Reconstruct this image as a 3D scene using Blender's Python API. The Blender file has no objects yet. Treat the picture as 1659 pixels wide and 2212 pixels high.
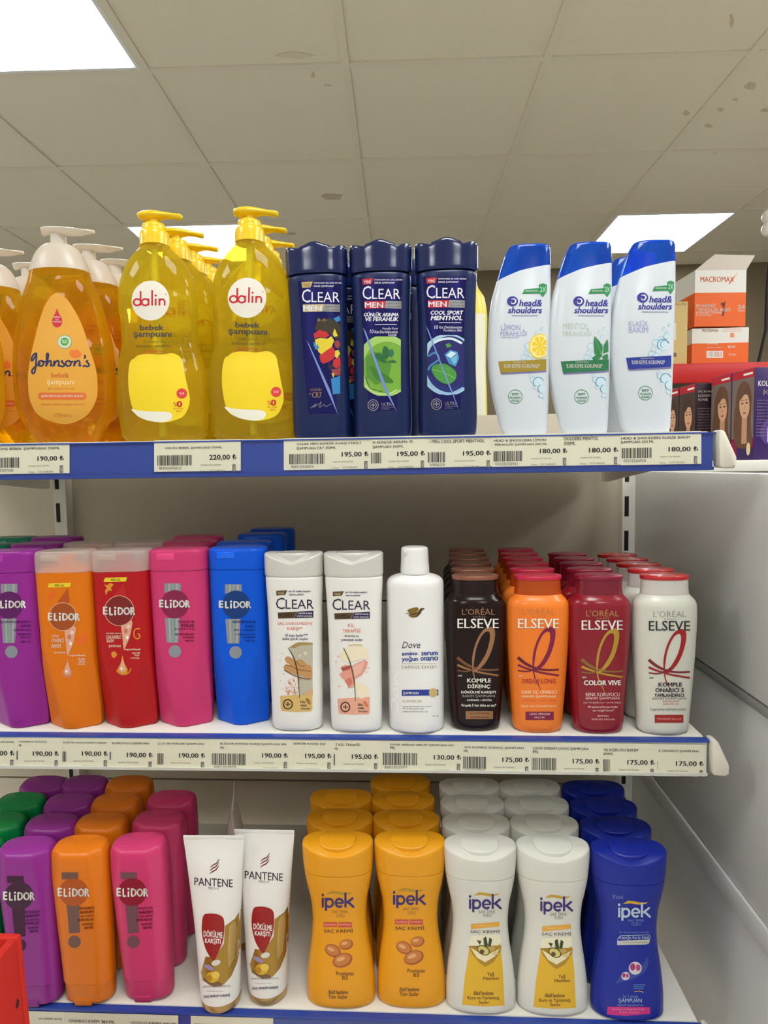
import bpy, bmesh, math, random
import numpy as np
from mathutils import Vector, Matrix

random.seed(7)
SC = bpy.context.scene
COL = SC.collection

# ---------------------------------------------------------------- camera
W, H, F = 1659, 2212, 1390.0
CX, CY = W / 2, H / 2
EYE = np.array([0.0, 0.0, 1.5])
YAW, PITCH, ROLL = (math.radians(v) for v in (-3.08, -3.95, -0.838))
_s, _c = math.sin, math.cos
AF = np.array([_s(YAW) * _c(PITCH), _c(YAW) * _c(PITCH), _s(PITCH)])
_r = np.array([_c(YAW), -_s(YAW), 0.0])
_u = np.cross(_r, AF)
AR = _r * _c(ROLL) + _u * _s(ROLL)
AU = -_r * _s(ROLL) + _u * _c(ROLL)
cd = bpy.data.cameras.new('camera')
cam = bpy.data.objects.new('camera', cd)
COL.objects.link(cam)
cam.matrix_world = Matrix(((AR[0], AU[0], -AF[0], EYE[0]), (AR[1], AU[1], -AF[1], EYE[1]),
                           (AR[2], AU[2], -AF[2], EYE[2]), (0, 0, 0, 1)))
cd.sensor_fit = 'VERTICAL'
cd.sensor_height = 24.0
cd.lens = 24.0 * F / H
cd.clip_start = 0.01
SC.camera = cam

# ---------------------------------------------------------------- light and exposure
LAMP = 15.3            # radiance of the ceiling light panels
EXPOSURE = 0.0
SC.view_settings.view_transform = 'Standard'
SC.view_settings.look = 'None'
SC.view_settings.exposure = EXPOSURE
SC.view_settings.gamma = 1.0
SC.view_settings.use_curve_mapping = False
wd = bpy.data.worlds.new('world')
SC.world = wd
wd.use_nodes = True
wd.node_tree.nodes['Background'].inputs[0].default_value = (0.5, 0.48, 0.44, 1)
wd.node_tree.nodes['Background'].inputs[1].default_value = 0.3
SC.cycles.use_denoising = True
SC.cycles.use_adaptive_sampling = True
SC.cycles.adaptive_threshold = 0.025
SC.cycles.max_bounces = 12
SC.cycles.diffuse_bounces = 4
SC.cycles.transmission_bounces = 8
SC.cycles.transparent_max_bounces = 16
SC.cycles.sample_clamp_indirect = 6.0


# ---------------------------------------------------------------- helpers: pixel <-> place
def ray(px, py):
    return AF + AR * ((px - CX) / F) - AU * ((py - CY) / F)


def at_y(px, py, y):
    d = ray(px, py)
    return EYE + d * (y - EYE[1]) / d[1]


def at_z(px, py, z):
    d = ray(px, py)
    return EYE + d * (z - EYE[2]) / d[2]


# ---------------------------------------------------------------- materials
def lin(c):
    c = c / 255.0
    return c / 12.92 if c <= 0.04045 else ((c + 0.055) / 1.055) ** 2.4


_mats = {}


def mat(rgb, rough=0.45, metal=0.0, spec=0.5, coat=0.0, trans=0.0, ior=1.45, var=0.0, scale=30.0, bump=0.0, sss=0.0):
    key = ('p', tuple(rgb), rough, metal, spec, coat, trans, ior, var, scale, bump, sss)
    if key in _mats:
        return _mats[key]
    m = bpy.data.materials.new('mat_%02x%02x%02x' % tuple(int(v) for v in rgb))
    m.use_nodes = True
    nt = m.node_tree
    b = nt.nodes['Principled BSDF']
    col = (lin(rgb[0]), lin(rgb[1]), lin(rgb[2]), 1)
    b.inputs['Base Color'].default_value = col
    b.inputs['Roughness'].default_value = rough
    b.inputs['Metallic'].default_value = metal
    b.inputs['Specular IOR Level'].default_value = spec
    b.inputs['Coat Weight'].default_value = coat
    b.inputs['Coat Roughness'].default_value = 0.12
    b.inputs['Transmission Weight'].default_value = trans
    b.inputs['IOR'].default_value = ior
    if sss:
        b.inputs['Subsurface Weight'].default_value = sss
        b.inputs['Subsurface Radius'].default_value = (0.01, 0.008, 0.006)
        b.inputs['Subsurface Scale'].default_value = 0.4
    if var or bump:
        tc = nt.nodes.new('ShaderNodeTexCoord')
        nz = nt.nodes.new('ShaderNodeTexNoise')
        nz.inputs['Scale'].default_value = scale
        nz.inputs['Detail'].default_value = 5
        nt.links.new(tc.outputs['Object'], nz.inputs['Vector'])
        if var:
            mx = nt.nodes.new('ShaderNodeMix')
            mx.data_type = 'RGBA'
            mx.inputs[6].default_value = tuple(v * (1 - var) for v in col[:3]) + (1,)
            mx.inputs[7].default_value = tuple(min(1, v * (1 + var)) for v in col[:3]) + (1,)
            nt.links.new(nz.outputs[0], mx.inputs[0])
            nt.links.new(mx.outputs[2], b.inputs['Base Color'])
        if bump:
            bp = nt.nodes.new('ShaderNodeBump')
            bp.inputs['Strength'].default_value = bump
            bp.inputs['Distance'].default_value = 0.002
            nt.links.new(nz.outputs[0], bp.inputs['Height'])
            nt.links.new(bp.outputs[0], b.inputs['Normal'])
    _mats[key] = m
    return m


def gloss_curve(nt, lw):
    """share of gloss: 4 % face-on, rising towards grazing angles, the same from either side"""
    pw = nt.nodes.new('ShaderNodeMath')
    pw.operation = 'POWER'
    pw.inputs[1].default_value = 4.0
    nt.links.new(lw.outputs['Facing'], pw.inputs[0])
    ma = nt.nodes.new('ShaderNodeMath')
    ma.operation = 'MULTIPLY_ADD'
    ma.inputs[1].default_value = 0.6
    ma.inputs[2].default_value = 0.04
    nt.links.new(pw.outputs[0], ma.inputs[0])
    return ma


def frosted(rgb, clear=0.35, rough=0.35, glow=0.5):
    """milky plastic: part see-through, part diffusing light from both sides, under a gloss"""
    key = ('f', tuple(rgb), clear, rough, glow)
    if key in _mats:
        return _mats[key]
    m = bpy.data.materials.new('frosted_%02x%02x%02x' % tuple(int(v) for v in rgb))
    m.use_nodes = True
    nt = m.node_tree
    for n in list(nt.nodes):
        nt.nodes.remove(n)
    N = nt.nodes.new
    L = nt.links.new
    col = (lin(rgb[0]), lin(rgb[1]), lin(rgb[2]), 1)
    out = N('ShaderNodeOutputMaterial')
    df, tl, tp, gl = N('ShaderNodeBsdfDiffuse'), N('ShaderNodeBsdfTranslucent'), N('ShaderNodeBsdfTransparent'), N('ShaderNodeBsdfGlossy')
    for q in (df, tl, tp):
        q.inputs[0].default_value = col
    gl.inputs['Roughness'].default_value = rough
    m1, m2, m3, fr = N('ShaderNodeMixShader'), N('ShaderNodeMixShader'), N('ShaderNodeMixShader'), N('ShaderNodeLayerWeight')
    fr.inputs[0].default_value = 0.5
    rp = gloss_curve(nt, fr)
    m1.inputs[0].default_value = glow
    L(df.outputs[0], m1.inputs[1]); L(tl.outputs[0], m1.inputs[2])
    m2.inputs[0].default_value = clear
    L(m1.outputs[0], m2.inputs[1]); L(tp.outputs[0], m2.inputs[2])
    L(rp.outputs[0], m3.inputs[0])
    L(m2.outputs[0], m3.inputs[1]); L(gl.outputs[0], m3.inputs[2])
    L(m3.outputs[0], out.inputs[0])
    _mats[key] = m
    return m


def liquid(rgb, body=0.45, ior=1.36, see=0.25):
    """clear bottle filled with tinted shampoo: refracting, with some cloudiness of its own"""
    key = ('l', tuple(rgb), body, ior, see)
    if key in _mats:
        return _mats[key]
    m = bpy.data.materials.new('liquid_%02x%02x%02x' % tuple(int(v) for v in rgb))
    m.use_nodes = True
    nt = m.node_tree
    b = nt.nodes['Principled BSDF']
    col = (lin(rgb[0]), lin(rgb[1]), lin(rgb[2]), 1)
    b.inputs['Base Color'].default_value = col
    b.inputs['Roughness'].default_value = 0.03
    b.inputs['Transmission Weight'].default_value = 1.0
    b.inputs['IOR'].default_value = ior
    tl = nt.nodes.new('ShaderNodeBsdfTranslucent')
    df = nt.nodes.new('ShaderNodeBsdfDiffuse')
    tl.inputs[0].default_value = col
    df.inputs[0].default_value = col
    m1 = nt.nodes.new('ShaderNodeMixShader')
    m1.inputs[0].default_value = 0.5
    nt.links.new(tl.outputs[0], m1.inputs[1]); nt.links.new(df.outputs[0], m1.inputs[2])
    m2 = nt.nodes.new('ShaderNodeMixShader')
    m2.inputs[0].default_value = body
    nt.links.new(b.outputs[0], m2.inputs[1]); nt.links.new(m1.outputs[0], m2.inputs[2])
    tp = nt.nodes.new('ShaderNodeBsdfTransparent')
    tp.inputs[0].default_value = tuple(v ** 0.5 for v in col[:3]) + (1,)
    m3 = nt.nodes.new('ShaderNodeMixShader')
    m3.inputs[0].default_value = see
    nt.links.new(m2.outputs[0], m3.inputs[1]); nt.links.new(tp.outputs[0], m3.inputs[2])
    nt.links.new(m3.outputs[0], nt.nodes['Material Output'].inputs[0])
    _mats[key] = m
    return m


def clear_film():
    if 'film' in _mats:
        return _mats['film']
    m = bpy.data.materials.new('clear_film')
    m.use_nodes = True
    nt = m.node_tree
    for n in list(nt.nodes):
        nt.nodes.remove(n)
    out = nt.nodes.new('ShaderNodeOutputMaterial')
    tp, gl, mx, fr = (nt.nodes.new(k) for k in ('ShaderNodeBsdfTransparent', 'ShaderNodeBsdfGlossy', 'ShaderNodeMixShader', 'ShaderNodeLayerWeight'))
    rp = gloss_curve(nt, fr)
    tp.inputs[0].default_value = (0.985, 0.99, 0.99, 1)
    gl.inputs['Roughness'].default_value = 0.12
    fr.inputs[0].default_value = 0.5
    nt.links.new(rp.outputs[0], mx.inputs[0])
    nt.links.new(tp.outputs[0], mx.inputs[1]); nt.links.new(gl.outputs[0], mx.inputs[2])
    nt.links.new(mx.outputs[0], out.inputs[0])
    _mats['film'] = m
    return m


def emit(rgb, s):
    m = bpy.data.materials.new('lamp_diffuser')
    m.use_nodes = True
    b = m.node_tree.nodes['Principled BSDF']
    b.inputs['Base Color'].default_value = (0.8, 0.8, 0.8, 1)
    b.inputs['Emission Color'].default_value = tuple(rgb) + (1,)
    b.inputs['Emission Strength'].default_value = s
    return m


# ---------------------------------------------------------------- helpers: objects
def link_mesh(name, verts, faces, mats, parent=None, fmat=None, smooth=True, angle=35, uvless=True):
    me = bpy.data.meshes.new(name)
    me.from_pydata([tuple(v) for v in verts], [], faces)
    if not isinstance(mats, (list, tuple)):
        mats = [mats]
    for m in mats:
        me.materials.append(m)
    if fmat is not None:
        me.polygons.foreach_set('material_index', fmat)
    if smooth:
        me.polygons.foreach_set('use_smooth', [True] * len(me.polygons))
        me.set_sharp_from_angle(angle=math.radians(angle))
    me.update()
    o = bpy.data.objects.new(name, me)
    COL.objects.link(o)
    if parent is not None:
        o.parent = parent
    return o


def tag(o, label=None, cat=None, group=None, kind=None):
    for k, v in (('label', label), ('category', cat), ('group', group), ('kind', kind)):
        if v is not None:
            o[k] = v
    return o


def empty(name, loc, label, cat, group=None, rot=(0, 0, 0)):
    o = bpy.data.objects.new(name, None)
    o.empty_display_size = 0.03
    COL.objects.link(o)
    o.location = tuple(loc)
    o.rotation_euler = rot
    return tag(o, label, cat, group)


def copy_tree(root, loc, rz=0.0, label=None, group=None, skip=()):
    r = root.copy()
    COL.objects.link(r)
    r.location = tuple(loc)
    r.rotation_euler = (0, 0, rz)
    tag(r, label, None, group)
    for ch in root.children:
        if ch.name.split('.')[0] in skip:
            continue
        c = ch.copy()
        COL.objects.link(c)
        c.parent = r
        for g in ch.children:
            d = g.copy()
            COL.objects.link(d)
            d.parent = c
    return r


def copy_parts(src, dst, only=None, remat=None):
    """give dst copies of src's parts and their sub-parts, leaving the label out; remat: part kind -> material"""
    def one(ch, par):
        c = ch.copy()
        m = (remat or {}).get(ch.name.split('.')[0])
        if m is not None:
            c.data = ch.data.copy()
            c.data.materials[0] = m
        COL.objects.link(c)
        c.parent = par
        return c
    for ch in src.children:
        if ch.name.split('.')[0] == 'label':
            continue
        c = one(ch, dst)
        for g in ch.children:
            one(g, c)


class MB:
    """collects boxes and prisms, then links them as ONE mesh object"""
    def __init__(s):
        s.v, s.f, s.m = [], [], []

    def add(s, verts, faces, mi=0):
        n = len(s.v)
        s.v += [tuple(q) for q in verts]
        s.f += [tuple(i + n for i in f) for f in faces]
        s.m += [mi] * len(faces)

    def box(s, x0, x1, y0, y1, z0, z1, mi=0):
        s.add([(x, y, z) for x in (x0, x1) for y in (y0, y1) for z in (z0, z1)],
              [(0, 1, 3, 2), (4, 6, 7, 5), (0, 4, 5, 1), (2, 3, 7, 6), (0, 2, 6, 4), (1, 5, 7, 3)], mi)

    def prism(s, pts, axis, a, b, mi=0):
        """pts: polygon in the other two axes, extruded along axis from a to b"""
        def p(q, t):
            v = list(q)
            v.insert('xyz'.index(axis), t)
            return v
        n = len(pts)
        fs = [tuple(range(n))[::-1], tuple(range(n, 2 * n))] + [(i, (i + 1) % n, n + (i + 1) % n, n + i) for i in range(n)]
        s.add([p(q, a) for q in pts] + [p(q, b) for q in pts], fs, mi)

    def tube(s, pts, r, n=10, mi=0):
        pts = [Vector(p) for p in pts]
        rs = r if isinstance(r, (list, tuple)) else [r] * len(pts)
        base = len(s.v)
        for i, p in enumerate(pts):
            d = (pts[min(i + 1, len(pts) - 1)] - pts[max(i - 1, 0)]).normalized()
            a = d.orthogonal().normalized() if i == 0 else (a - d * a.dot(d)).normalized()
            b = d.cross(a)
            for k in range(n):
                t = 2 * math.pi * k / n
                s.v.append(tuple(p + (a * math.cos(t) + b * math.sin(t)) * rs[i]))
        for i in range(len(pts) - 1):
            for k in range(n):
                s.f.append((base + i * n + k, base + i * n + (k + 1) % n, base + (i + 1) * n + (k + 1) % n, base + (i + 1) * n + k))
                s.m.append(mi)
        s.f.append(tuple(base + k for k in range(n))[::-1]); s.m.append(mi)
        e = base + (len(pts) - 1) * n
        s.f.append(tuple(e + k for k in range(n))); s.m.append(mi)

    def build(s, name, mats, parent=None, bevel=0.0, smooth=False, segs=2):
        o = link_mesh(name, s.v, s.f, mats, parent, s.m, smooth=smooth)
        bm = bmesh.new()
        bm.from_mesh(o.data)
        bmesh.ops.recalc_face_normals(bm, faces=bm.faces)
        if bevel:
            bmesh.ops.bevel(bm, geom=[e for e in bm.edges if len(e.link_faces) == 2 and e.calc_face_angle(0) > 0.4],
                            offset=bevel, segments=segs, affect='EDGES', profile=0.5)
            for f in bm.faces:
                f.smooth = True
        bm.to_mesh(o.data)
        bm.free()
        if bevel:
            o.data.set_sharp_from_angle(angle=math.radians(40))
        return o


# ---------------------------------------------------------------- helpers: lofted bottles
def pchip(x, y, xs):
    x, y = np.asarray(x, float), np.asarray(y, float)
    h = np.diff(x)
    d = np.diff(y) / h
    m = np.zeros(len(x))
    for i in range(1, len(x) - 1):
        if d[i - 1] * d[i] > 0:
            w1, w2 = 2 * h[i] + h[i - 1], h[i] + 2 * h[i - 1]
            m[i] = (w1 + w2) / (w1 / d[i - 1] + w2 / d[i])
    m[0], m[-1] = d[0], d[-1]
    i = np.clip(np.searchsorted(x, xs) - 1, 0, len(x) - 2)
    t = (xs - x[i]) / h[i]
    return ((2 * t ** 3 - 3 * t ** 2 + 1) * y[i] + (t ** 3 - 2 * t ** 2 + t) * h[i] * m[i]
            + (-2 * t ** 3 + 3 * t ** 2) * y[i + 1] + (t ** 3 - t ** 2) * h[i] * m[i + 1])


class Prof:
    """rows (z, a, b, n, c): half width, half depth, superellipse exponent, centre offset; facet(z) -> (xf, slope) or None"""
    def __init__(s, rows, sub=5, facet=None):
        rows = sorted(rows, key=lambda q: q[0])
        z = np.array([q[0] for q in rows], float)
        for i in range(1, len(z)):
            if z[i] <= z[i - 1]:
                z[i] = z[i - 1] + 1e-5
        zs = []
        for i in range(len(z) - 1):
            k = sub if z[i + 1] - z[i] > 0.004 else 2
            zs += list(np.linspace(z[i], z[i + 1], k, endpoint=False))
        s.z = np.array(zs + [z[-1]])
        s.a, s.b, s.n, s.c = (pchip(z, [q[j] for q in rows], s.z) for j in (1, 2, 3, 4))
        s.facet = facet

    def at(s, z):
        return tuple(np.interp(z, s.z, q) for q in (s.a, s.b, s.n, s.c))

    def cut(s, x, y, z, b, c):
        if s.facet is None:
            return y
        xf, sl, fl = s.facet(z)
        lim = -b * fl + sl * np.maximum(0, np.abs(x - c) - xf)
        return np.where(y < 0, np.maximum(y, lim), y)

    def front(s, x, z):
        a, b, n, c = s.at(z)
        u = np.clip(np.abs(x - c) / a, 0, 0.9995)
        y = -b * (1 - u ** n) ** (1 / n)
        return s.cut(x, y, z, b, c)

    def ring(s, th, z):
        a, b, n, c = s.at(z)
        ct, st = np.cos(th), np.sin(th)
        x = c + a * np.sign(ct) * np.abs(ct) ** (2 / n)
        y = b * np.sign(st) * np.abs(st) ** (2 / n)
        return x, s.cut(x, y, z, b, c)


def loft(name, prof, m, parent, seg=64, zmap=None, angle=38, dz=0.0, closed=True):
    """zmap(x, y, z) -> z lets a rim rise and fall"""
    th = np.arange(seg) * 2 * math.pi / seg + 0.01
    V, Fc = [], []
    for z in prof.z:
        zz = np.full(seg, z)
        x, y = prof.ring(th, zz)
        if zmap is not None:
            zz = zmap(x, y, zz)
        V += list(zip(x, y, zz + dz))
    R = len(prof.z)
    for i in range(R - 1):
        for k in range(seg):
            k2 = (k + 1) % seg
            Fc.append((i * seg + k, i * seg + k2, (i + 1) * seg + k2, (i + 1) * seg + k))
    if closed:
        Fc.append(tuple(range(seg))[::-1])
        e = (R - 1) * seg
        cz = sum(V[e + k][2] for k in range(seg)) / seg
        cx = sum(V[e + k][0] for k in range(seg)) / seg
        cy = sum(V[e + k][1] for k in range(seg)) / seg
        V.append((cx, cy, cz))
        for k in range(seg):
            Fc.append((e + k, e + (k + 1) % seg, len(V) - 1))
    return link_mesh(name, V, Fc, m, parent, angle=angle)


class Frame:
    """the local frame of an item standing at loc; turns photo pixels into points of the item"""
    def __init__(s, loc, lean=0.0, rz=0.0, pitch=0.0):
        s.loc = np.array(loc, float)
        s.rot = (math.radians(pitch), math.radians(lean), math.radians(rz))
        M = Matrix.Translation(Vector(s.loc)) @ Matrix.Rotation(s.rot[2], 4, 'Z') @ Matrix.Rotation(s.rot[1], 4, 'Y') @ Matrix.Rotation(s.rot[0], 4, 'X')
        s.inv = np.array(M.inverted())

    def rays(s, px, py):
        px, py = np.asarray(px, float), np.asarray(py, float)
        d = AF[None] + AR[None] * ((px - CX) / F)[:, None] - AU[None] * ((py - CY) / F)[:, None]
        return s.inv[:3, :3] @ EYE + s.inv[:3, 3], d @ s.inv[:3, :3].T

    def plane(s, px, py, y=0.0):
        o, d = s.rays([px], [py])
        return o + d[0] * (y - o[1]) / d[0][1]

    def surf(s, px, py, front, eps):
        o, d = s.rays(px, py)
        y = np.full(len(d), -0.02)
        for _ in range(7):
            t = (y - o[1]) / d[:, 1]
            x, z = o[0] + t * d[:, 0], o[2] + t * d[:, 2]
            y = 0.4 * y + 0.6 * front(x, z)
        return np.stack([x, front(x, z) - eps, z], 1)

    def rows(s, rows, sym=True, br=0.6, n=2.3):
        """outline rows (py or None for the base, left px, right px[, depth ratio[, exponent]]) -> Prof rows"""
        out = []
        for q in rows:
            py, xl, xr = q[:3]
            r_ = q[3] if len(q) > 3 and q[3] is not None else br
            n_ = q[4] if len(q) > 4 else n
            base = py is None
            yy = s.base_py if base else py
            A, B = s.plane(xl, yy), s.plane(xr, yy)
            a = (B[0] - A[0]) / 2
            z = 0.0 if base else (A[2] + B[2]) / 2
            if out and out[0][0] == 0.0 and z < 0.03:
                z = max(z, out[-1][0] + 0.0016)
            out.append((z, a, a * r_, n_, 0.0 if sym else (A[0] + B[0]) / 2))
        return out


# ---------------------------------------------------------------- helpers: printing on surfaces
_glyphs = {}


def text_mesh(s, bold=0.0, shear=0.0, space=1.0, res=2):
    key = (s, bold, shear, space, res)
    if key in _glyphs:
        return _glyphs[key]
    cu = bpy.data.curves.new('lettering', 'FONT')
    cu.body = s
    cu.size = 1.0
    cu.shear = shear
    cu.space_character = space
    cu.resolution_u = res
    cu.fill_mode = 'FRONT'
    o = bpy.data.objects.new('lettering', cu)
    me = o.to_mesh()
    v = np.array([tuple(q.co[:2]) for q in me.vertices])
    f = [tuple(p.vertices) for p in me.polygons]
    o.to_mesh_clear()
    bpy.data.objects.remove(o)
    bpy.data.curves.remove(cu)
    if bold and len(v):
        # heavier weight: the same letters laid over themselves with small shifts
        sh = [(-bold, 0), (bold, 0)] + ([(0, -bold * .7), (0, bold * .7)] if bold >= 0.03 else [])
        n = len(v)
        f = [tuple(i + n * k for i in q) for k in range(len(sh)) for q in f]
        v = np.concatenate([v + np.array(q) for q in sh])
    _glyphs[key] = (v, f)
    return v, f


def clip(pts, x0, y0, x1, y1):
    for ax, lim, sg in ((0, x0, 1), (0, x1, -1), (1, y0, 1), (1, y1, -1)):
        out = []
        for i in range(len(pts)):
            p, q = pts[i], pts[(i + 1) % len(pts)]
            ip, iq = (p[ax] - lim) * sg >= 0, (q[ax] - lim) * sg >= 0
            if ip:
                out.append(p)
            if ip != iq:
                t = (lim - p[ax]) / (q[ax] - p[ax])
                out.append((p[0] + t * (q[0] - p[0]), p[1] + t * (q[1] - p[1])))
        pts = out
        if not pts:
            return pts
    return pts


def smooth_pts(pts, k=6, closed=True):
    n = len(pts)
    out = []
    for i in range(n if closed else n - 1):
        p = [np.array(pts[(i + j) % n] if closed else pts[min(max(i + j, 0), n - 1)], float) for j in (-1, 0, 1, 2)]
        for t in np.arange(k) / k:
            out.append(tuple(0.5 * (2 * p[1] + (p[2] - p[0]) * t + (2 * p[0] - 5 * p[1] + 4 * p[2] - p[3]) * t * t
                                    + (3 * p[1] - p[0] - 3 * p[2] + p[3]) * t ** 3)))
    if not closed:
        out.append(tuple(pts[-1]))
    return out


class Art:
    """flat print described in photo pixels and laid on a surface, linked as ONE mesh"""
    def __init__(s, frame, front, dx=0.0, dy=0.0, step=9.0):
        s.fr, s.front, s.dx, s.dy, s.step = frame, front, dx, dy, step
        s.p, s.e, s.f, s.fm, s.m = [], [], [], [], []

    def mi(s, m):
        if m not in s.m:
            s.m.append(m)
        return s.m.index(m)

    def raw(s, pts, faces, m, layer):
        n = len(s.p)
        s.p += [(q[0] + s.dx, q[1] + s.dy) for q in pts]
        s.e += [0.00022 + 0.00009 * layer] * len(pts)
        s.f += [tuple(i + n for i in f) for f in faces]
        s.fm += [s.mi(m)] * len(faces)
        return s

    def poly(s, pts, m, layer=0, smooth=False):
        if smooth:
            pts = smooth_pts(pts)
        if len(pts) < 3:
            return s
        bm = bmesh.new()
        vs = [bm.verts.new((p[0], -p[1], 0)) for p in pts]
        bm.faces.new(vs)
        bmesh.ops.triangulate(bm, faces=bm.faces[:])
        xs = [p[0] for p in pts]
        ys = [-p[1] for p in pts]
        for ax, lo, hi in ((0, min(xs), max(xs)), (1, min(ys), max(ys))):
            st = s.step if ax == 0 else s.step * 1.6
            k = math.floor(lo / st) + 1
            while k * st < hi:
                co = (k * st, 0, 0) if ax == 0 else (0, k * st, 0)
                no = (1, 0, 0) if ax == 0 else (0, 1, 0)
                bmesh.ops.bisect_plane(bm, geom=bm.verts[:] + bm.edges[:] + bm.faces[:], plane_co=co, plane_no=no, dist=1e-4)
                k += 1
        bmesh.ops.recalc_face_normals(bm, faces=bm.faces)
        bm.verts.index_update()
        P = [(v.co.x, -v.co.y) for v in bm.verts]
        Fs = [tuple(v.index for v in (f.verts if f.normal.z > 0 else reversed(f.verts))) for f in bm.faces]
        bm.free()
        return s.raw(P, Fs, m, layer)

    def rect(s, x0, y0, x1, y1, m, layer=0, sk=0.0, sl=0.0):
        """sk: top shifted right by sk; sl: right end lowered by sl"""
        return s.poly([(x0 + sk, y0), (x1 + sk, y0 + sl), (x1, y1 + sl), (x0, y1)], m, layer)

    def ell(s, x, y, rx, ry, m, layer=0, box=None, n=28, rot=0.0):
        c, q = math.cos(rot), math.sin(rot)
        pts = [(x + rx * math.cos(t) * c - ry * math.sin(t) * q, y + rx * math.cos(t) * q + ry * math.sin(t) * c)
               for t in (2 * math.pi * k / n for k in range(n))]
        if box:
            pts = clip(pts, *box)
        return s.poly(pts, m, layer)

    def ring(s, x, y, rx, ry, w, m, layer=0, n=28, t0=0.0, t1=2 * math.pi):
        ts = [t0 + (t1 - t0) * k / n for k in range(n + 1)]
        return s.stroke([(x + rx * math.cos(t), y + ry * math.sin(t)) for t in ts], w, m, layer)

    def stroke(s, pts, w, m, layer=0, smooth=False):
        """w: one width or one per point"""
        if smooth:
            n0 = len(pts)
            pts = smooth_pts(pts, 6, False)
            if isinstance(w, (list, tuple)):
                w = list(np.interp(np.linspace(0, n0 - 1, len(pts)), range(n0), w))
        ws = list(w) if isinstance(w, (list, tuple)) else [w] * len(pts)
        q, qw = [pts[0]], [ws[0]]
        for i in range(1, len(pts)):
            k = max(1, int(math.hypot(pts[i][0] - pts[i - 1][0], pts[i][1] - pts[i - 1][1]) / 6))
            for j in range(1, k + 1):
                q.append((pts[i - 1][0] + (pts[i][0] - pts[i - 1][0]) * j / k, pts[i - 1][1] + (pts[i][1] - pts[i - 1][1]) * j / k))
                qw.append(ws[i - 1] + (ws[i] - ws[i - 1]) * j / k)
        pts, ws = q, qw
        L = []
        for i, p in enumerate(pts):
            a, b = pts[max(i - 1, 0)], pts[min(i + 1, len(pts) - 1)]
            dx, dy = b[0] - a[0], b[1] - a[1]
            l = math.hypot(dx, dy) or 1.0
            L.append(((p[0] - dy / l * ws[i] / 2, p[1] + dx / l * ws[i] / 2), (p[0] + dy / l * ws[i] / 2, p[1] - dx / l * ws[i] / 2)))
        P = [q for pr in L for q in pr]
        return s.raw(P, [(2 * i, 2 * i + 2, 2 * i + 3, 2 * i + 1) for i in range(len(L) - 1)], m, layer)

    def text(s, t, x0, x1, y0, y1, m, layer=2, bold=0.0, shear=0.0, rise=0.0, space=1.0, rot=0):
        """letters fitted to the box x0..x1, top y0, bottom y1; rise: right end lifted by so many px"""
        v, f = text_mesh(t, bold, shear, space)
        if len(v) == 0:
            return s
        lo, hi = v.min(0), v.max(0)
        w, h = max(hi[0] - lo[0], 1e-6), max(hi[1] - lo[1], 1e-6)
        u = (v - lo) / np.array([w, h])
        if rot == 0 and (x1 - x0) / max(1, len(t)) > 5 and s.step < 100:
            bm = bmesh.new()
            vs = [bm.verts.new((q[0] * (x1 - x0), q[1] * (y1 - y0), 0)) for q in u]
            for q in f:
                try:
                    bm.faces.new([vs[i] for i in q])
                except ValueError:
                    pass
            k = 3.0
            while k < x1 - x0:
                bmesh.ops.bisect_plane(bm, geom=bm.verts[:] + bm.edges[:] + bm.faces[:], plane_co=(k, 0, 0), plane_no=(1, 0, 0), dist=1e-4)
                k += 3.0
            bm.verts.index_update()
            u = np.array([(q.co.x / (x1 - x0), q.co.y / (y1 - y0)) for q in bm.verts])
            f = [tuple(q.index for q in g.verts) for g in bm.faces]
            bm.free()
        if rot == 90:      # reads upward
            P = [(x0 + (1 - q[1]) * (x1 - x0), y1 - q[0] * (y1 - y0)) for q in u]
        else:
            P = [(x0 + q[0] * (x1 - x0), y1 - q[1] * (y1 - y0) - q[0] * rise) for q in u]
        return s.raw(P, f, m, layer)

    def build(s, name, parent, label=None):
        if not s.p:
            return None
        P = np.array(s.p)
        V = s.fr.surf(P[:, 0], P[:, 1], s.front, np.array(s.e))
        o = link_mesh(name, V, s.f, s.m, parent, s.fm, smooth=True, angle=180)
        if label:
            o['label'] = label
        return o


def flat(x, z):
    return np.zeros_like(x)

# ================================================================ THE SETTING
ZE = 1.5
ZCEIL = ZE + 1.2
WHITE_METAL = mat((232, 229, 218), 0.42, spec=0.5, var=0.03, scale=8)
PANEL_METAL = mat((216, 216, 213), 0.27, spec=0.55, var=0.03, scale=4, bump=0.03)
BOARD = mat((196, 186, 166), 0.5, var=0.03, scale=6)
BLUE_RAIL = mat((46, 72, 160), 0.3, spec=0.6)
CEIL = mat((203, 193, 166), 0.9, spec=0.1, var=0.035, scale=14, bump=0.08)
BAR = mat((226, 218, 198), 0.6, spec=0.2)
BLACK = mat((16, 15, 15), 0.6)


def struct(o):
    o['kind'] = 'structure'
    return o


def slab(name, x0, x1, y0, y1, z0, z1, m):
    b = MB()
    b.box(x0, x1, y0, y1, z0, z1)
    return struct(b.build(name, m))


slab('floor', -3.5, 4.0, -4.2, 4.2, -0.05, 0.0, mat((224, 223, 218), 0.35, var=0.05, scale=5))
slab('wall_far', -3.5, 4.0, 4.1, 4.2, 0, ZCEIL + 0.1, mat((122, 110, 86), 0.7, var=0.04, scale=3))
slab('wall_near', -3.5, 4.0, -4.3, -4.2, 0, ZCEIL + 0.1, mat((234, 232, 226), 0.7, var=0.03, scale=3))
slab('wall_left', -3.6, -3.5, -4.2, 4.2, 0, ZCEIL + 0.1, mat((234, 232, 226), 0.7, var=0.03, scale=3))
slab('wall_right', 4.0, 4.1, -4.2, 4.2, 0, ZCEIL + 0.1, mat((234, 232, 226), 0.7, var=0.03, scale=3))

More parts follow.
